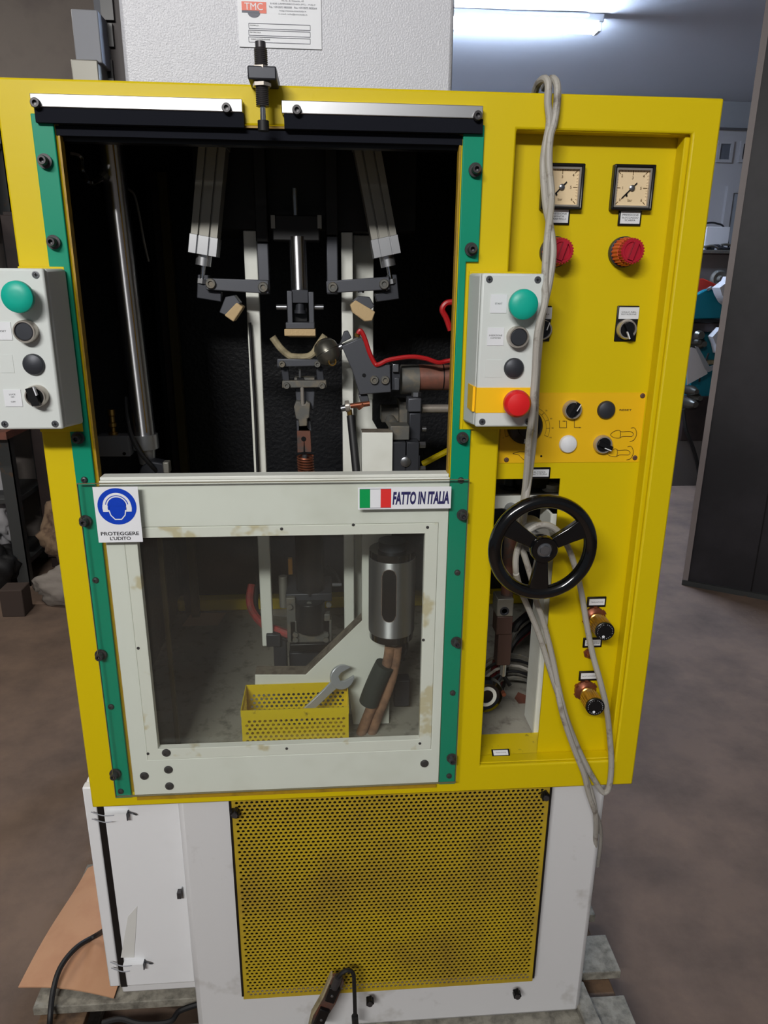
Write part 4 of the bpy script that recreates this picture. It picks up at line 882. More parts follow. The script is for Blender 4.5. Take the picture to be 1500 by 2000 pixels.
# hearing sign
y0 = ys - .003
a = PY(178, 952, y0); b = PY(280, 1058, y0); x0, x1, z1_, z0 = a[0] + .002, b[0] - .0005, a[2] + .0005, b[2]
mb = MB(); mb.box(x0, x1, y0 - .0006, y0 + .0006, z0, z1_, 'sign_white')
W_ = x1 - x0; Hh = z1_ - z0; k = W_ / 290.0
cx, cz = x0 + W_ * .5, z1_ - 134 * k
def disc(R0, m_, y, z=0, n=40): mb.prism([(cx + R0 * k * math.cos(2 * PI * i / n), cz + z * k + R0 * k * math.sin(2 * PI * i / n)) for i in range(n)], y - .0002, y, m_)
def arc(r0, r1, a0, a1, m_, y, z=0, n=24):
    pts = [(cx + r1 * k * math.cos(math.radians(a0 + (a1 - a0) * i / n)), cz + z * k + r1 * k * math.sin(math.radians(a0 + (a1 - a0) * i / n))) for i in range(n + 1)]
    pts += [(cx + r0 * k * math.cos(math.radians(a1 - (a1 - a0) * i / n)), cz + z * k + r0 * k * math.sin(math.radians(a1 - (a1 - a0) * i / n))) for i in range(n + 1)]
    mb.prism(pts, y - .0002, y, m_)
def pg(pts, m_, y): mb.prism([(cx + p * k, cz + q * k) for p, q in pts], y - .0002, y, m_)
yl = y0 - .0008
disc(126, 'sign_blue', yl); arc(76, 92, 0, 180, 'sign_white', yl - .0003, 2); arc(62, 70, 0, 180, 'sign_white', yl - .0003, 2)
for s_ in (-1, 1): pg([(s_ * 92, 14), (s_ * 62, 14), (s_ * 58, -6), (s_ * 58, -36), (s_ * 92, -36), (s_ * 95, -10)], 'sign_white', yl - .0004)
pg([(-60, -20), (-48, -62), (-22, -92), (24, -92), (50, -62), (60, -20)], 'sign_white', yl - .0005)
pg([(-52, -16), (-42, -58), (-18, -85), (20, -85), (44, -58), (52, -16), (52, 30), (-52, 30)], 'sign_blue', yl - .0007)
mb.prism([(cx + 56 * k * math.cos(PI * i / 20), cz + (4 + 56 * math.sin(PI * i / 20)) * k) for i in range(21)], yl - .0013, yl - .0011, 'sign_blue')
for s_ in (-1, 1): pg([(s_ * 56, 4), (s_ * 50, 4), (s_ * 50, -22), (s_ * 58, -22), (s_ * 60, -6)], 'sign_blue', yl - .0015)
mb.text('PROTEGGERE', cx, z0 + 62 * k, y0 - .0009, 25 * k, 'ink', width=W_ * .86, bold=0.02); mb.text("L'UDITO", cx, z0 + 28 * k, y0 - .0009, 25 * k, 'ink', width=W_ * .47, bold=0.02)
mb.build('hearing_sign', cs)
a = PY(699, 951, y0); b = PY(880, 992, y0); x0, x1, z1_, z0 = a[0], b[0], a[2] - .001, b[2] - .0005
mb = MB(); mb.box(x0, x1, y0 - .0006, y0 + .0006, z0, z1_, 'sign_white'); W_ = x1 - x0; Hh = z1_ - z0; fx = x0 + W_ * .018; fw = W_ * .112
for i, m_ in enumerate(('flag_green', 'sign_white', 'flag_red')): mb.box(fx + i * fw, fx + (i + 1) * fw, y0 - .0010, y0 - .0007, z0 + Hh * .07, z1_ - Hh * .07, m_)
for q in (z0 + Hh * .07, z1_ - Hh * .07): mb.box(fx, fx + 3 * fw, y0 - .0011, y0 - .0007, q - .0003, q + .0003, 'ink_grey')
mb.text('FATTO IN ITALIA', x0 + W_ * .675, (z0 + z1_) / 2, y0 - .0010, Hh * .60, 'navy_ink', width=W_ * .61, shear=0.14, bold=0.045); mb.build('italy_sticker', cs)

# ================================================================== inside the pressing chamber
# polished guide cylinder at left
def V3(x, y, Y): return Vector(PY(x, y, Y))
ct = V3(210, 242, .20); cb = V3(282, 850, .20)
mb = MB(); mb.cyl(ct + (ct - cb) * .06, cb, 0.0195, 'ground_steel', n=48); o = mb.build('guide_cylinder', M, label='polished steel guide cylinder')
d = (ct - cb).normalized()
mb = MB(); mb.cyl(cb + d * .002, cb - d * .024, 0.0235, 'alu', n=32); mb.cyl(cb - d * .024, cb - d * .052, 0.017, 'alu', n=28, r1=0.014); mb.build('end_cap', o)
mb = MB(); mb.cyl(ct + Vector((.0095, -.0178, 0)) - d * .0, cb + Vector((.0095, -.0178, 0)) + d * .008, 0.0011, 'brass', n=8); mb.build('sensor_strip', o)
mb = MB(); pbox(mb, 190, 252, 852, 892, .17, .03, 'duct_metal'); o = mb.build('cylinder_bracket', M, bevel=0.001)
p = V3(243, 886, .169); mb = MB(); mb.cyl(p, p + Vector((0, -.0012, 0)), 0.003, 'black', n=12); mb.build('screw', o)
p = V3(222, 850, .185); mb = MB(); mb.lathe(p, (0, 0, 1), [(0.008, 0), (0.008, .006), (0.0045, .007), (0.0045, .014), (0.007, .016), (0.007, .022), (0.005, .024), (0.005, .034), (0.0065, .036), (0.0065, .046)], 'brass', n=14); mb.build('air_fitting', o)
mb = MB(); mb.tube([V3(245, 775, .19), V3(247, 810, .18), V3(256, 850, .165), V3(275, 885, .16), V3(298, 912, .165), V3(310, 925, .18)], 0.004, 'rubber', n=8); mb.build('sensor_cable', M)
mb = MB(); mb.prism(ppoly([(262, 945), (276, 912), (292, 900), (318, 905), (328, 930), (326, 950)], .17), .17, .20, 'darker_steel'); o = mb.build('clevis', M, bevel=0.003)
mb = MB(); pbox(mb, 318, 330, 903, 925, .165, .02, 'alu_dull'); mb.build('clevis_pin', M, bevel=0.002)
mb = MB(); mb.tube([V3(135, 298, .12), V3(155, 305, .13), V3(160, 335, .14), V3(175, 356, .14), V3(202, 345, .16)], 0.005, 'black_gloss', n=8); mb.cyl(V3(200, 349, .158), V3(206, 341, .163), 0.008, 'steel', n=10); mb.build('air_tube', M)
mb = MB(); mb.tube([V3(248, 368, .3), V3(262, 380, .3), V3(272, 420, .3), V3(281, 470, .3), V3(290, 510, .32)], 0.0022, 'alu_dull', n=6); mb.build('sensor_wire', M)
# cream uprights
def upright(xl, xr, ym, Y, z0, z1_, d, m_='cream', name='upright'):
    a = PY(xl, ym, Y)[0]; b = PY(xr, ym, Y)[0]; mb = MB(); mb.box(a, b, Y, Y + d, z0, z1_, m_); return mb.build(name, M, bevel=0.002)
YU = 0.30
zz0 = PY(530, 1262, YU)[2]
ZB = PY(600, 452, YU)[2]
upright(486, 511, 700, YU, zz0, ZB, .018); upright(668, 690, 700, YU, PY(690, 1250, YU)[2], ZB, .018)
mb = MB(); mb.box(0.20, 0.60, YU, YU + .25, ZB + .0005, 1.9, 'black_matt'); mb.build('shade_beam', M, bevel=.003)  # added black block standing in for the shade above the uprights
upright(691, 729, 760, YU + .06, 0.802, ZB - .001, .12)
mb = MB(); mb.prism(ppoly([(690, 860), (690, 935), (760, 935), (755, 870), (727, 820), (727, 780), (700, 780)], YU + .05), YU + .05, YU + .06, 'cream'); mb.build('gusset', M)
upright(503, 525, 515, .27, PY(512, 575, .27)[2], PY(512, 475, .27)[2], .028, 'dark_steel', 'hanger_bar'); upright(638, 660, 515, .27, PY(650, 575, .27)[2], PY(650, 461, .27)[2], .028, 'dark_steel', 'hanger_bar')
for xl_, xr_, yy_ in ((502, 526, 474), (637, 661, 460)): upright(xl_, xr_, 515, .268, PY(xl_ + 12, yy_, .27)[2] + .001, 1.89, .031, 'black_matt', 'bar_top_shade')  # hanger bars continued upward in black, as they vanish in shade
for x in (486, 511): pass
mb = MB(); mb.tube([V3(488, 630, .29), V3(492, 700, .29), V3(498, 800, .29), V3(504, 935, .29)], 0.003, 'rubber', n=6); mb.build('sensor_cable', M)
# pneumatic cylinders
def pneu(xt, yt_, xb, yb_, Y, hw_):
    t_ = V3(xt, yt_, Y); b_ = V3(xb, yb_, Y); d = (t_ - b_).normalized(); L_ = (t_ - b_).length
    s_ = Vector((d.z, 0, -d.x)); f_ = Vector((0, 1, 0))
    T = Matrix(((s_.x, 0, d.x, b_.x), (0, 1, 0, b_.y), (s_.z, 0, d.z, b_.z), (0, 0, 0, 1)))
    o = empty('pneumatic_cylinder', b_, parent=M)
    def prof(z0, z1_, h, m_, nm):
        g = 0.0016; g2 = .006
        mb = MB(); pts = [(-h, -h), (-h * .42 - g, -h), (-h * .42 - g, -h + g2), (-h * .42 + g, -h + g2), (-h * .42 + g, -h), (h * .42 - g, -h), (h * .42 - g, -h + g2), (h * .42 + g, -h + g2), (h * .42 + g, -h), (h, -h), (h, h), (-h, h)]
        n = len(pts); mb.add([(x, y, z0) for x, y in pts] + [(x, y, z1_) for x, y in pts], [tuple(range(n))[::-1], tuple(range(n, 2 * n))] + [(i, (i + 1) % n, n + (i + 1) % n, n + i) for i in range(n)], m_, T); return mb.build(nm, o)
    prof(0, 0.030, hw_, 'alu', 'end_block'); prof(0.0305, L_ - .03, hw_ * .94, 'alu_dull', 'barrel'); prof(L_ - .0295, L_, hw_, 'alu_dull', 'end_block')
    mb = MB(); mb.cyl(T @ Vector((0, 0, 0)), T @ Vector((0, 0, -.018)), 0.0135, 'alu', n=24); mb.build('collar', o)
    mb = MB(); mb.cyl(T @ Vector((0, 0, -.018)), T @ Vector((0, 0, -.045)), 0.0042, 'chrome', n=14); mb.cyl(T @ Vector((0, 0, -.040)), T @ Vector((0, 0, -.048)), 0.0085, 'alu', n=6); mb.build('rod', o)
    return o
pneu(422, 250, 399, 498, .24, 0.0235); pneu(708, 250, 755, 500, .24, 0.0235)
def bar(pts, Y, d, m_, name, bolts=(), r=0.009):
    mb = MB(); mb.prism(ppoly(pts, Y), Y, Y + d, m_); o = mb.build(name, M, bevel=0.0015)
    for x, y in bolts:
        q = V3(x, y, Y); mb = MB(); mb.lathe(q, (0, -1, 0), [(r, 0), (r, .004), (r * .85, .006), (r * .5, .006), (r * .45, .003), (0.0003, .003)], 'steel_dusty', n=16); mb.build('bolt', o)
    return o
bar([(401, 543), (524, 547), (525, 574), (402, 566)], .225, .012, 'dark_steel', 'link_arm', [(412, 554), (514, 561)])
bar([(637, 549), (760, 540), (762, 566), (638, 573)], .225, .012, 'dark_steel', 'link_arm', [(650, 561), (750, 555)])
bar([(386, 536), (407, 537), (406, 566), (432, 570), (432, 590), (384, 582)], .238, .022, 'darker_steel', 'pivot_bracket')
bar([(757, 536), (775, 536), (780, 584), (736, 590), (732, 574), (757, 568)], .238, .022, 'darker_steel', 'pivot_bracket')
def pad(c1, c2, name='felt_pad'):
    bar(c1, .24, .03, 'dark_steel', 'pad_holder'); mb = MB(); mb.prism(ppoly(c2, .235), .235, .275, 'felt'); mb.build(name, M, bevel=0.002)
pad([(428, 610), (440, 580), (458, 576), (470, 592), (440, 616)], [(438, 616), (462, 591), (475, 600), (456, 629)])
pad([(688, 590), (700, 578), (722, 580), (732, 598), (722, 606)], [(684, 596), (694, 586), (733, 609), (727, 627), (712, 628), (688, 610)])
mb = MB(); q = V3(705, 572, .235); mb.cyl(q, q + Vector((0, 0, .012)), 0.006, 'alu', n=6); mb.build('nut', M)
# central press head
mb = MB(); pbox(mb, 532, 624, 420, 470, .24, .06, 'black_matt'); o = mb.build('press_block', M, bevel=0.002)
mb = MB(); q = V3(577, 420, .26); q2 = V3(575, 368, .26); mb.cyl(q - Vector((0, 0, .01)), q2, 0.0055, 'steel', n=14); mb.build('guide_rod', o)
for x in (533, 624):
    mb = MB(); pbox(mb, x - 4, x + 4, 420, 446, .236, .02, 'alu_dull'); mb.build('side_bolt', o)
mb = MB(); mb.cyl(V3(581, 462, .25), V3(585, 570, .25), 0.0155, 'ground_steel', n=32); mb.build('press_rod', M)
mb = MB(); pbox(mb, 561, 571, 568, 636, .22, .03, 'dark_steel'); pbox(mb, 603, 613, 570, 636, .22, .03, 'dark_steel'); pbox(mb, 558, 614, 630, 642, .215, .045, 'dark_steel'); pbox(mb, 570, 602, 566, 592, .224, .03, 'darker_steel'); pbox(mb, 572, 600, 592, 628, .245, .01, 'black'); o = mb.build('press_yoke', M, bevel=0.001)
mb = MB(); mb.cyl(V3(586, 590, .235), V3(586, 606, .235), 0.008, 'darker_steel', n=14); mb.cyl(V3(586, 606, .235), V3(586, 612, .235), 0.011, 'darker_steel', n=14); mb.build('stud', o)
for x in (550, 622):
    mb = MB(); q = V3(x, 600, .235); mb.cyl(q - Vector((.009, 0, 0)), q + Vector((.009, 0, 0)), 0.005, 'steel', n=12); mb.build('cross_pin', o)
a = V3(555, 643, .21); b = V3(616, 643, .21); zz1 = PY(585, 643, .21)[2]; zz2 = PY(585, 656, .21)[2]
mb = MB(); mb.add([(a.x, .21, zz1), (b.x, .21, zz1), (b.x, .21, zz2), (a.x, .21, zz2), (a.x + .008, .262, zz1), (b.x, .262, zz1), (b.x, .262, zz2 - .006), (a.x + .008, .262, zz2 - .006)], [(3, 2, 1, 0), (4, 5, 6, 7), (0, 1, 5, 4), (3, 7, 6, 2), (0, 4, 7, 3), (1, 2, 6, 5)], 'felt'); mb.build('felt_pad', M, bevel=0.001)
mb = MB(); mb.tube([V3(532, 658, .22), V3(548, 680, .22), V3(564, 694, .22), V3(575, 697, .22), V3(598, 697, .22), V3(612, 690, .22), V3(622, 674, .22), V3(635, 655, .22)], 0.0062, 'felt_wire', n=10); mb.build('heel_cradle', M)
# side hammer head (round) and steel body
p = V3(640, 688, .20); ax = Vector((-.92, -.15, .35)).normalized(); ax = Vector((0.45, -.25, -0.85)).normalized()
mb = MB(); mb.lathe(p - ax * .024, ax, [(0.008, 0), (0.016, .004), (0.021, .012), (0.0225, .024), (0.0215, .0245), (0.0215, .026), (0.0225, .0265), (0.020, .038), (0.012, .046), (0.001, .048)], 'bronze', n=32); o = mb.build('hammer_head', M)
mb = MB(); q = V3(648, 706, .185); mb.lathe(q, (0.3, -1, 0), [(.0075, 0), (.0075, .004), (.0055, .004), (.0055, 0)], 'brass', n=16, close=True); mb.build('retaining_ring', o)
bar([(667, 676), (706, 659), (736, 712), (762, 712), (764, 766), (702, 771), (688, 724)], .20, .045, 'dark_steel', 'hammer_body', [(731, 742), (752, 742)], r=.008)
bar([(664, 672), (672, 648), (680, 646), (687, 660)], .215, .02, 'dark_steel', 'hammer_horn')
bar([(700, 771), (718, 771), (723, 788), (705, 788)], .21, .02, 'dark_steel', 'hammer_lug')
q = V3(711, 733, .1995); mb = MB(); mb.cyl(q, q + Vector((0, -.0006, 0)), .0035, 'black', n=12); mb.build('grease_hole', M)
mb = MB(); mb.cyl(V3(655, 682, .215), V3(668, 676, .215), .006, 'steel', n=12); mb.build('hammer_stem', M)
mb = MB(); q = V3(697, 657, .205); mb.lathe(q, (.3, -.2, 1), [(.005, 0), (.005, .004), (.0035, .005), (.0035, .01)], 'brass', n=10); mb.build('air_fitting', M)
mb = MB(); mb.tube([V3(699, 652, .2), V3(704, 646, .2), V3(712, 660, .2), V3(722, 690, .2), V3(733, 711, .2), V3(742, 711, .197), V3(760, 703, .197), V3(800, 697, .197), V3(830, 700, .197), V3(855, 708, .197), V3(870, 706, .2), V3(900, 700, .2)], 0.0042, 'red_hose', n=8); mb.build('red_air_hose', M)
mb = MB(); mb.tube([V3(890, 590, .15), V3(872, 592, .15), V3(864, 605, .15), V3(872, 622, .15), V3(880, 645, .15)], 0.005, 'red_hose', n=8); mb.build('red_air_hose', M)
# arm to the right
def hcyl(x0, x1, y, r, Y, m_, name, parent=None, y2=None):
    a = V3(x0, y, Y); b = V3(x1, y2 or y, Y); b.z = a.z; mb = MB(); mb.cyl(a, b, r, m_, n=28); return mb.build(name, parent or M)
mb = MB(); pbox(mb, 765, 782, 715, 762, .21, .03, 'darker_steel'); pbox(mb, 767, 779, 711, 727, .2, .02, 'steel'); pbox(mb, 770, 780, 738, 762, .2, .01, 'dark_steel'); mb.build('adjusting_screw', M, bevel=.001)
hcyl(783, 817, 741, .027, .245, 'steel_dusty', 'arm_collar'); hcyl(817, 905, 737, .0235, .245, 'copper_hose', 'copper_arm')
q = V3(863, 737, .245); mb = MB(); mb.lathe((q.x, q.y, q.z), (1, 0, 0), [(.0240, 0), (.0240, .002), (.022, .002), (.022, 0)], 'black', n=28, close=True); mb.build('cable_tie', M)
hcyl(824, 905, 798, .008, .25, 'ring_metal', 'polished_shaft')
mb = MB(); pbox(mb, 797, 823, 778, 805, .21, .04, 'dark_steel'); pbox(mb, 799, 822, 807, 862, .212, .04, 'darker_steel'); o = mb.build('shaft_block', M, bevel=.002)
q = V3(813, 774, .225); mb = MB(); mb.cyl(q, q + Vector((0, 0, .008)), .009, 'steel', n=6); mb.build('bolt', o)
hcyl(824, 832, 838, .005, .23, 'steel', 'bolt')
mb = MB(); pbox(mb, 745, 780, 796, 825, .30, .04, 'steel_dusty'); pbox(mb, 780, 797, 785, 830, .28, .06, 'steel_dusty'); mb.build('guide_block', M, bevel=.002)
mb = MB(); mb.cyl(V3(762, 820, .27), V3(782, 850, .20), .0105, 'steel_dusty', n=20); mb.build('stub_shaft', M)
mb = MB(); pbox(mb, 762, 800, 832, 860, .185, .04, 'steel_dusty'); mb.build('clamp_block', M, bevel=.002)
mb = MB(); pbox(mb, 761, 792, 864, 932, .175, .05, 'darker_steel'); pbox(mb, 794, 818, 864, 932, .175, .05, 'darker_steel'); pbox(mb, 760, 820, 890, 932, .178, .045, 'darker_steel'); o = mb.build('split_clamp', M, bevel=.001)
q = V3(792, 902, .174); mb = MB(); mb.lathe(q, (0, -1, 0), [(.0095, 0), (.0095, .002), (.008, .003), (.0003, .003)], 'steel', n=20); mb.build('screw_head', o)
for y in (869, 916): mb = MB(); q = V3(819, y, .19); mb.cyl(q, q + Vector((.011, 0, 0)), .0065, 'steel', n=6); mb.build('bolt', o)
# tie rod (black tube with ball joint)
mb = MB(); mb.cyl(V3(685, 812, .20), V3(698, 940, .16), .0075, 'rubber', n=16); o = mb.build('tie_rod', M)
q = V3(680, 794, .20); mb = MB(); mb.lathe(q + Vector((-.006, 0, 0)), (1, .0, .1), [(.006, 0), (.0105, .001), (.0105, .008), (.006, .009)], 'ring_metal', n=20); mb.cyl(V3(682, 800, .2), V3(684, 814, .2), .005, 'brass', n=10); mb.build('rod_end', o)
mb = MB(); mb.cyl(V3(666, 798, .2), V3(676, 796, .2), .006, 'steel', n=12); mb.cyl(V3(684, 793, .2), V3(722, 788, .2), .0048, 'copper', n=12); mb.cyl(V3(703, 791, .2), V3(707, 796, .2), .008, 'copper', n=8); mb.build('joint_pin', o)
# parallelogram clamp and stem at centre
bar([(541, 701), (628, 702), (628, 715), (541, 717)], .205, .012, 'dark_steel', 'clamp_link', [(551, 711), (620, 711)], r=.006)
bar([(551, 744), (637, 743), (638, 757), (551, 758)], .205, .012, 'steel_dusty', 'clamp_link', [(560, 753), (629, 753)], r=.006)
bar([(548, 716), (563, 716), (566, 745), (552, 745)], .219, .012, 'darker_steel', 'clamp_strut'); bar([(617, 716), (630, 716), (634, 745), (619, 745)], .219, .012, 'darker_steel', 'clamp_strut')
mb = MB(); pbox(mb, 575, 614, 738, 745, .22, .03, 'steel_dusty'); mb.cyl(V3(586, 742, .225), V3(586, 720, .225), .0022, 'steel', n=8); pbox(mb, 580, 593, 738, 744, .215, .01, 'black'); mb.build('adjuster', M)
bar([(576, 757), (615, 757), (613, 800), (580, 796)], .225, .03, 'dark_steel', 'stem_head')
mb = MB(); mb.cyl(V3(590, 756, .208), V3(591, 792, .208), .0034, 'ring_metal', n=10); mb.build('pin', M)
bar([(574, 795), (578, 784), (587, 784), (589, 790), (596, 790), (598, 784), (606, 788), (604, 816), (600, 818), (600, 832), (584, 833), (583, 820), (578, 818)], .205, .03, 'steel_dusty', 'stem_slider')
mb = MB(); mb.prism(ppoly([(579, 822), (584, 822), (584, 843), (600, 843), (600, 822), (606, 822), (608, 842), (580, 842)], .222), .222, .25, 'dark_steel'); mb.prism(ppoly([(580, 842), (606, 842), (608, 883), (596, 883), (594.5, 862), (593.5, 862), (593, 883), (581, 884)], .215), .215, .245, 'rust_steel'); o = mb.build('stem_fork', M, bevel=.001)
q = V3(593, 857, .2145); mb = MB(); mb.cyl(q, q + Vector((0, -.0008, 0)), .0045, 'black', n=14); mb.build('hole', o)
mb = MB(); c0_ = V3(596, 890, .225); c1_ = V3(600, 955, .225); N_ = 13 * 14
mb.tube([c0_.lerp(c1_, i / N_) + Vector((.0145 * math.cos(2 * PI * i / 14), .0145 * math.sin(2 * PI * i / 14), 0)) for i in range(N_ + 1)], .0019, 'copper', n=6, smooth=False); mb.build('return_spring', M)
mb = MB(); mb.cyl(V3(595, 888, .225), V3(600, 980, .225), .0045, 'steel', n=10); mb.build('spring_rod', M)
# below, behind the pane: black cylinder, mount plate, silver cylinder etc.
def vcyl(xl, xr, yt_, yb_, Y, m_, name, parent=None, n=36):
    ym = (yt_ + yb_) / 2; a = PY(xl, ym, Y)[0]; b = PY(xr, ym, Y)[0]; zt1 = PY((xl + xr) / 2, yt_, Y)[2]; zb1 = PY((xl + xr) / 2, yb_, Y)[2]; r = (b - a) / 2
    mb = MB(); mb.cyl(((a + b) / 2, Y, zb1), ((a + b) / 2, Y, zt1), r, m_, n=n); return mb.build(name, parent or M, bevel=0.001)
vcyl(576, 632, 960, 1155, .33, 'black', 'black_cylinder'); vcyl(577, 635, 1172, 1228, .30, 'black', 'black_cylinder')
mb = MB(); pbox(mb, 558, 648, 1160, 1176, .30, .10, 'darker_steel'); pbox(mb, 566, 648, 1212, 1255, .29, .02, 'steel_dusty'); pbox(mb, 566, 640, 1258, 1272, .28, .08, 'black'); pbox(mb, 560, 578, 1168, 1255, .29, .02, 'steel_dusty'); pbox(mb, 632, 645, 1200, 1255, .29, .02, 'steel_dusty'); o = mb.build('cylinder_mount', M, bevel=.002)
for x, y in ((577, 1238), (577, 1248), (637, 1238), (637, 1248), (566, 1184), (604, 1178), (642, 1180)):
    mb = MB(); q = V3(x, y, .288); mb.cyl(q, q + Vector((0, -.006, 0)), .006, 'steel_dusty', n=8); mb.build('bolt', o)
vcyl(545, 562, 1125, 1185, .34, 'alu_dull', 'silencer'); mb = MB(); pbox(mb, 563, 571, 1092, 1122, .33, .01, 'brass'); mb.build('air_fitting', M)
mb = MB(); mb.tube([V3(640, 1105, .3), V3(655, 1120, .3), V3(664, 1138, .3)], .0025, 'rubber', n=6); q = V3(658, 1142, .3); mb.cyl(q - Vector((.01, 0, 0)), q + Vector((.01, 0, 0)), .004, 'steel', n=10); mb.build('sensor_wire', M)
mb = MB(); mb.tube([V3(492, 1142, .42), V3(488, 1170, .4), V3(494, 1195, .38), V3(515, 1220, .34), V3(545, 1232, .31), V3(566, 1240, .30)], .009, 'red_hose_dusty', n=8); mb.build('red_air_hose', M)
mb = MB(); mb.tube([V3(504, 1120, .43), V3(500, 1180, .4), V3(510, 1210, .36), V3(530, 1240, .32), V3(562, 1250, .3)], .005, 'rubber', n=8); mb.tube([V3(496, 1150, .42), V3(496, 1190, .4), V3(525, 1228, .34), V3(560, 1246, .3)], .0035, 'rubber', n=8); mb.build('black_air_hose', M)
mb = MB(); pbox(mb, 535, 560, 1250, 1330, .30, .03, 'darker_steel'); pbox(mb, 520, 548, 1240, 1264, .29, .02, 'darker_steel'); mb.build('foot_bracket', M, bevel=.002)
upright(565, 650, 1285, .33, 0.802, PY(600, 1275, .33)[2], .08, 'darker_steel', 'pedestal')
# large cream C-bracket (front plate with a diagonal) plus dusty top edges
YP = .165
pl_pts = [(707, 845), (758, 845), (760, 1421), (690, 1421), (680, 1345), (498, 1345), (498, 1318), (597, 1318), (706, 1212)]
pl_w = ppoly(pl_pts, YP)
x_a = pl_w[0][0]; x_b = pl_w[1][0]
pl_w[1] = (pl_w[2][0], pl_w[1][1]); pl_w[0] = (x_a, pl_w[0][1]); pl_w[8] = (x_a, pl_w[8][1]); pl_w[2] = (pl_w[2][0], 0.802); pl_w[3] = (pl_w[3][0], 0.802)
mb = MB(); mb.prism(pl_w, YP, YP + .035, 'cream'); o = mb.build('bracket_plate', M, bevel=.001)
mb = MB()
def dusty(a, b):
    nrm = Vector((-(b[1] - a[1]), 0, b[0] - a[0])).normalized() * .0006
    mb.prism([a, b, (b[0] + nrm.x, b[1] + nrm.z), (a[0] + nrm.x, a[1] + nrm.z)], YP + .001, YP + .034, 'dust')
dusty(pl_w[0], pl_w[1]); dusty(pl_w[6], pl_w[7]); dusty(pl_w[7], pl_w[8]); mb.build('dust_layer', o)
# silver cylinder
c_ = vcyl(720, 810, 1085, 1228, .125, 'turned_alu', 'filter_cylinder'); a_ = PY(720, 1156, .125)[0]; b_ = PY(810, 1156, .125)[0]; xm = (a_ + b_) / 2; r_ = (b_ - a_) / 2
zt1 = PY(765, 1085, .125)[2]; zb1 = PY(765, 1228, .125)[2]
mb = MB(); mb.cyl((xm, .125, zb1 - .014), (xm, .125, zb1 - .0005), r_ * .96, 'black_gloss', n=36); mb.cyl((xm, .125, zt1 + .0005), (xm, .125, zt1 + .014), r_ * .98, 'black_gloss', n=36); mb.cyl((xm, .125, zt1 + .014), (xm, .125, zt1 + .03), r_ * .6, 'darker_steel', n=24); mb.build('end_cap', c_)
q0 = PY(763, 1114, .125 - r_)[2]; q1 = PY(763, 1215, .125 - r_)[2]; sx = PY(760, 1165, .125 - r_)[0]; hw_ = .0125
def curved_slot(h, m_, rad, name):
    pts = []; N_ = 8
    prof_ = []
    for i in range(N_ + 1): t_ = PI * i / N_; prof_.append((h * math.cos(t_), (q0 - hw_) + h * math.sin(t_)))
    for i in range(N_ + 1): t_ = PI + PI * i / N_; prof_.append((h * math.cos(t_), (q1 + hw_) + h * math.sin(t_)))
    mb = MB(); cols = [-h + 2 * h * i / 8 for i in range(9)]
    vs = []; fs = []
    for i, u in enumerate(cols):
        e = math.sqrt(max(h * h - u * u, 0)); X_ = sx + u; yv = .125 - math.sqrt(rad * rad - (X_ - xm) ** 2)
        vs += [(X_, yv, q1 + hw_ - e - .00001), (X_, yv, q0 - hw_ + e)]
    for i in range(8): fs.append((2 * i, 2 * i + 2, 2 * i + 3, 2 * i + 1))
    mb.add(vs, fs, m_); return mb.build(name, c_)
curved_slot(hw_ + .0012, 'chrome', r_ + .0004, 'slot_rim'); curved_slot(hw_, 'black', r_ + .0008, 'sight_slot')
mb = MB(); q = V3(770, 1256, .12); mb.cyl((q.x, .12, zb1 - .03), (q.x, .12, zb1 - .014), .009, 'alu', n=8); mb.cyl((q.x - .022, .12, zb1 - .026), (q.x - .022, .12, zb1 - .014), .006, 'felt_wire', n=10); mb.build('hose_fitting', c_)
for (xs_, m_, r2) in (((762, 758, 745, 730, 716, 702), 'tan_hose', .0105), ((776, 773, 764, 750, 736, 724), 'tan_hose', .0095)):
    mb = MB(); ys_ = (1262, 1290, 1330, 1370, 1405, 1440); mb.tube([V3(x, y, .12 + .004 * i) for i, (x, y) in enumerate(zip(xs_, ys_))], r2, m_, n=12); mb.build('brown_hose', M)
mb = MB(); mb.tube([V3(752, 1298, .124), V3(741, 1320, .126), V3(728, 1350, .128), V3(720, 1372, .130)], .0195, 'tape_dark', n=14); mb.build('insulating_tape', M)
mb = MB(); mb.tube([V3(790, 1245, .16), V3(795, 1265, .17), V3(786, 1285, .16), V3(768, 1298, .14)], .0035, 'rubber', n=8); mb.build('black_air_hose', M)
mb = MB(); pbox(mb, 784, 792, 1245, 1292, .2, .01, 'black'); pbox(mb, 770, 800, 1330, 1380, .2, .03, 'darker_steel'); mb.build('stop_bracket', M, bevel=.002)
mb = MB(); mb.tube([V3(910, 862, .42), V3(826, 906, .45)], .007, 'yellow', n=8, smooth=False); mb.build('yellow_tie_bar', M)
p = PZ(395, 1207, .8005)  # thin bright sheet stands in for a patch of light on the floor
mb = MB(); mb.prism([(-.045, -.045), (.048, -.045), (.06, .03), (-.035, .03)], 0, .0005, 'lit_patch_tan', Matrix.Translation((p[0], p[1], .8006)) @ Matrix.Rotation(-PI / 2, 4, 'X')); mb.build('light_patch', label='small tan patch of light painted as a thin sheet on the dark chamber floor behind the window', cat='paper')
p = PZ(512, 1190, .8005)
mb = MB(); mb.prism([(-.03, -.03), (.05, -.05), (.065, .03), (-.01, .045)], 0, .0006, 'paper', Matrix.Translation((p[0] + .02, p[1], .8006)) @ Matrix.Rotation(-PI / 2, 4, 'X')); mb.build('rag_scrap', label='pale scrap on the chamber floor beside the red air hoses', cat='scrap')

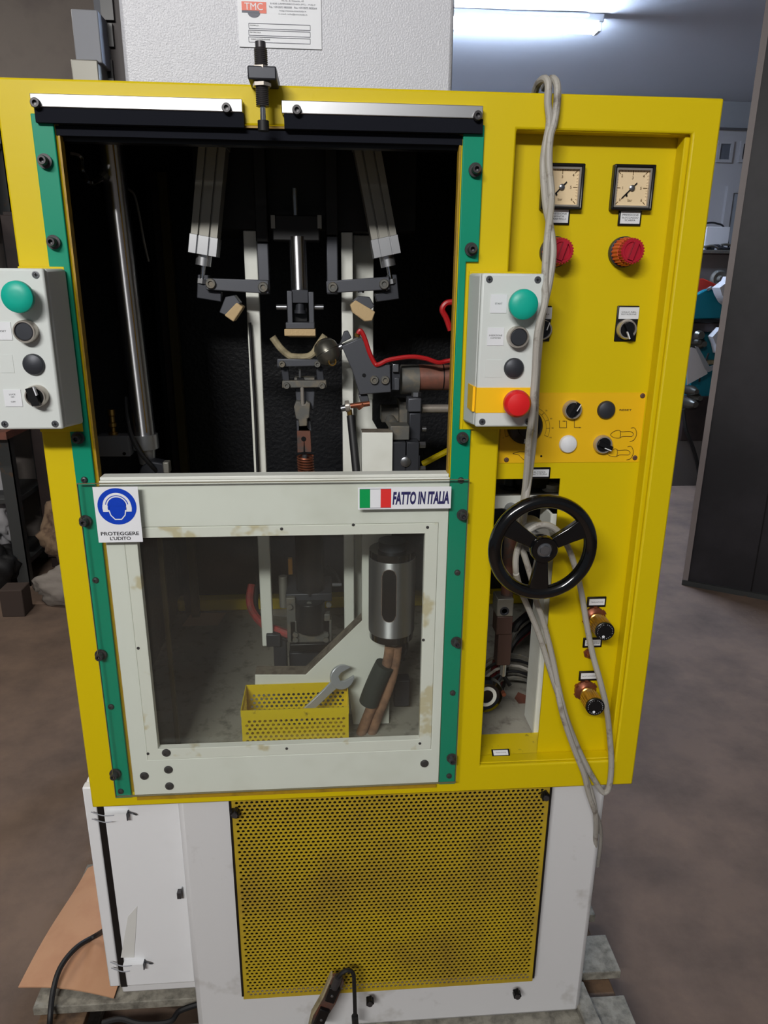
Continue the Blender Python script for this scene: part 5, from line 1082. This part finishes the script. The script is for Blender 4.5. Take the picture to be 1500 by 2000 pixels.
# ================================================================== BASKET and WRENCH
bx0, bx1, by0, by1, bz0, bz1 = 0.253, 0.466, 0.062, 0.150, 0.801, 0.861
a = PZ(470, 1441, .801); b = PZ(681, 1438, .801); by0 = .131; by1 = .2435 - .006
bx0, bx1 = a[0] + .001, b[0]
by1 = YP - .004 if False else .24
# the basket stands in front of the bracket plate
by0 = .052; fz = .801
def front_at(Y): return PY(470, 1388, Y)[2], PY(470, 1441, Y)[2]
by0 = .10; by1 = YP - .003
by0 = .072
zt_f, zb_f = front_at(by0)
bk = empty('perforated_basket', ((bx0 + bx1) / 2, (by0 + by1) / 2, .801), 'small yellow perforated steel basket holding a wrench on the chamber floor', 'basket')
BX0 = PY(472, 1414, by0)[0]; BX1 = PY(681, 1411, by0)[0]; BZ1 = zt_f; BZ0 = .8012
print('basket', BX0, BX1, by0, by1, BZ0, BZ1, 'bottom by pixel', zb_f)
wd, ht = BX1 - BX0, BZ1 - BZ0
def side(nm, w_, T):
    mb = MB(); mb.perf(w_, ht - .014, .0098, .0030, .0012, 'yellow_dirty', T, nseg=10, border=.003)
    mb.box(0, w_, -.0008, .0008, ht - .014, ht, 'yellow_dirty', T); mb.build(nm, bk)
side('front_wall', wd, Matrix.Translation((BX0, by0, BZ0))); side('back_wall', wd, Matrix.Translation((BX0, by1, BZ0)))
side('side_wall', by1 - by0, Matrix.Translation((BX0, by0, BZ0)) @ Matrix.Rotation(PI / 2, 4, 'Z')); side('side_wall', by1 - by0, Matrix.Translation((BX1, by0, BZ0)) @ Matrix.Rotation(PI / 2, 4, 'Z'))
mb = MB(); mb.box(BX0 + .001, BX1 - .001, by0 + .001, by1 - .001, BZ0, BZ0 + .0012, 'yellow_dirty'); mb.build('bottom', bk)
# wrench: open end up to the right
w0 = V3(668, 1322, by1 - .03); wd_ = V3(605, 1382, by0 + .03); ax = (w0 - wd_).normalized()
L_ = (w0 - wd_).length
sd = ax.cross(Vector((0, -1, 0))).normalized(); nn = sd.cross(ax).normalized()
TW = Matrix(((sd.x, nn.x, ax.x, w0.x), (sd.y, nn.y, ax.y, w0.y), (sd.z, nn.z, ax.z, w0.z), (0, 0, 0, 1)))
wr = empty('open_end_wrench', wd_, 'bright steel open ended wrench standing in the yellow basket', 'wrench')
rot = math.radians(-15)
R1, g = .0245, .0095
pts = []
for i in range(25):
    t_ = math.radians(115 + 310 * i / 24 * 1.0)
    if i == 0 or i == 24: pass
    pts.append((R1 * math.cos(math.radians(112 + i * (316) / 24)) * 1.0, R1 * math.sin(math.radians(112 + i * 316 / 24))))
inner = [(g, .017), (g, 0.001), (g * .6, -.0065), (-g * .6, -.0065), (-g, 0.001), (-g, .017)]
poly = pts + inner
poly = [(x * math.cos(rot) - z * math.sin(rot), x * math.sin(rot) + z * math.cos(rot)) for x, z in poly]
mb = MB(); mb.prism(poly, -.004, .004, 'wrench_steel', TW); mb.build('jaw', wr, bevel=.0012)
mb = MB(); LL = L_ + .03
mb.prism([(-.0085, -.020), (.0085, -.020), (.0075, -.04), (.0075, -LL), (-.0075, -LL), (-.0075, -.04)], -.0032, .0032, 'wrench_steel', TW)
mb.prism([(-.0045, -.03), (.0045, -.03), (.0045, -LL + .01), (-.0045, -LL + .01)], -.0036, -.0031, 'steel', TW); mb.build('shank', wr, bevel=.001)

# ================================================================== grey cable draped over the panel
def strand(pts, r=.0052): mk.tube([PY(x, y, Y) for x, y, Y in pts], r, 'grey_cable', n=10)
mk = MB()
strand([(1040, 205, .05), (1044, 182, .035), (1052, 162, .015), (1064, 154, -.004), (1071, 165, -.012), (1070, 200, -.012), (1073, 240, -.012), (1064, 290, -.012), (1061, 330, -.012), (1066, 400, -.03), (1074, 440, -.05), (1080, 490, -.06), (1073, 550, -.07), (1058, 620, -.08), (1052, 680, -.08), (1047, 760, -.06), (1043, 850, -.035), (1035, 920, -.03), (1026, 985, -.035), (1022, 1030, -.02), (1018, 1070, .0)])
strand([(1062, 172, .04), (1070, 160, .02), (1080, 154, 0), (1088, 166, -.01), (1088, 200, -.012), (1082, 240, -.014), (1074, 270, -.018), (1072, 320, -.02), (1077, 380, -.026), (1073, 430, -.05), (1067, 490, -.062), (1064, 550, -.075), (1064, 590, -.088), (1050, 650, -.093), (1045, 730, -.09), (1038, 820, -.09), (1033, 860, -.06), (1028, 930, -.04), (1020, 1000, -.02), (1015, 1040, .0)])
strand([(1012, 1150, .02), (1008, 1120, -.03), (1008, 1085, -.035), (1020, 1050, -.035), (1042, 1030, -.035), (1068, 1025, -.035), (1092, 1040, -.03), (1110, 1070, -.02), (1124, 1110, -.01), (1136, 1160, 0), (1146, 1220, 0), (1158, 1280, -.008), (1172, 1330, -.02), (1184, 1380, -.02), (1190, 1430, -.012), (1194, 1490, -.012), (1190, 1535, -.012), (1180, 1548, -.012), (1168, 1535, -.012), (1145, 1495, -.012), (1120, 1440, -.01), (1095, 1370, .0), (1075, 1310, .01), (1055, 1245, .015), (1035, 1195, .01), (1018, 1155, -.01), (1008, 1120, -.035)])
strand([(1060, 1130, -.02), (1046, 1165, .0), (1060, 1210, .01), (1078, 1280, .008), (1090, 1340, .0), (1105, 1400, -.01), (1125, 1460, -.012), (1145, 1520, -.012), (1158, 1560, -.012), (1164, 1600, .0), (1163, 1640, .03), (1158, 1690, .06), (1154, 1740, .12)])
strand([(1016, 1060, -.03), (1026, 1090, -.03), (1038, 1130, -.02), (1046, 1165, .0)])
strand([(1085, 1330, .005), (1100, 1400, -.016), (1124, 1470, -.018), (1140, 1510, -.02), (1150, 1550, -.016), (1160, 1580, -.01), (1170, 1610, .02), (1172, 1640, .05), (1166, 1690, .08)])
mk.build('draped_cable', label='long grey electrical cable hung over the panel top and down past the handwheel', cat='cable')

# ================================================================== black switch hanging low in front
sw = empty('cable_switch', PY(640, 1995, -.03), 'dark switch on a cream strip hanging on a short black cable before the perforated cover', 'switch')
mb = MB(); mb.prism(ppoly([(650, 1908), (668, 1906), (672, 1920), (655, 1962), (640, 1985), (628, 2010), (606, 2010), (612, 1985), (632, 1950)], -.025), -.025, -.017, 'rust_steel'); mb.prism(ppoly([(646, 1908), (650, 1908), (632, 1950), (612, 1985), (606, 2010), (602, 2010), (608, 1985), (628, 1950)], -.026), -.026, -.012, 'felt_wire'); mb.build('strip', sw, bevel=.001)
for pts in ([(644, 1930), (664, 1934), (652, 1962), (634, 1956)], [(626, 1972), (644, 1978), (630, 2010), (610, 2010)]):
    mb = MB(); mb.prism(ppoly(pts, -.034), -.034, -.0255, 'black'); o = mb.build('switch_block', sw, bevel=.0015)
    q = V3(sum(p[0] for p in pts) / 4, sum(p[1] for p in pts) / 4, -.034); mb = MB(); mb.lathe(q, (0, -1, 0), [(.003, 0), (.003, .001), (.0015, .0018), (.0003, .002)], 'steel', n=12); mb.build('rivet', o)
mb = MB(); mb.cyl(V3(653, 1928, -.03), V3(661, 1908, -.03), .008, 'bolt_black', n=14); mb.tube([V3(658, 1912, -.03), V3(668, 1900, -.03), V3(680, 1895, -.028), V3(690, 1902, -.026), V3(692, 1930, -.022), V3(693, 1960, -.018), V3(694, 1998, -.012)], .0042, 'rubber', n=8); mb.cyl(V3(693, 1985, -.016), V3(694, 2000, -.012), .007, 'rubber', n=12); mb.build('cable', sw)
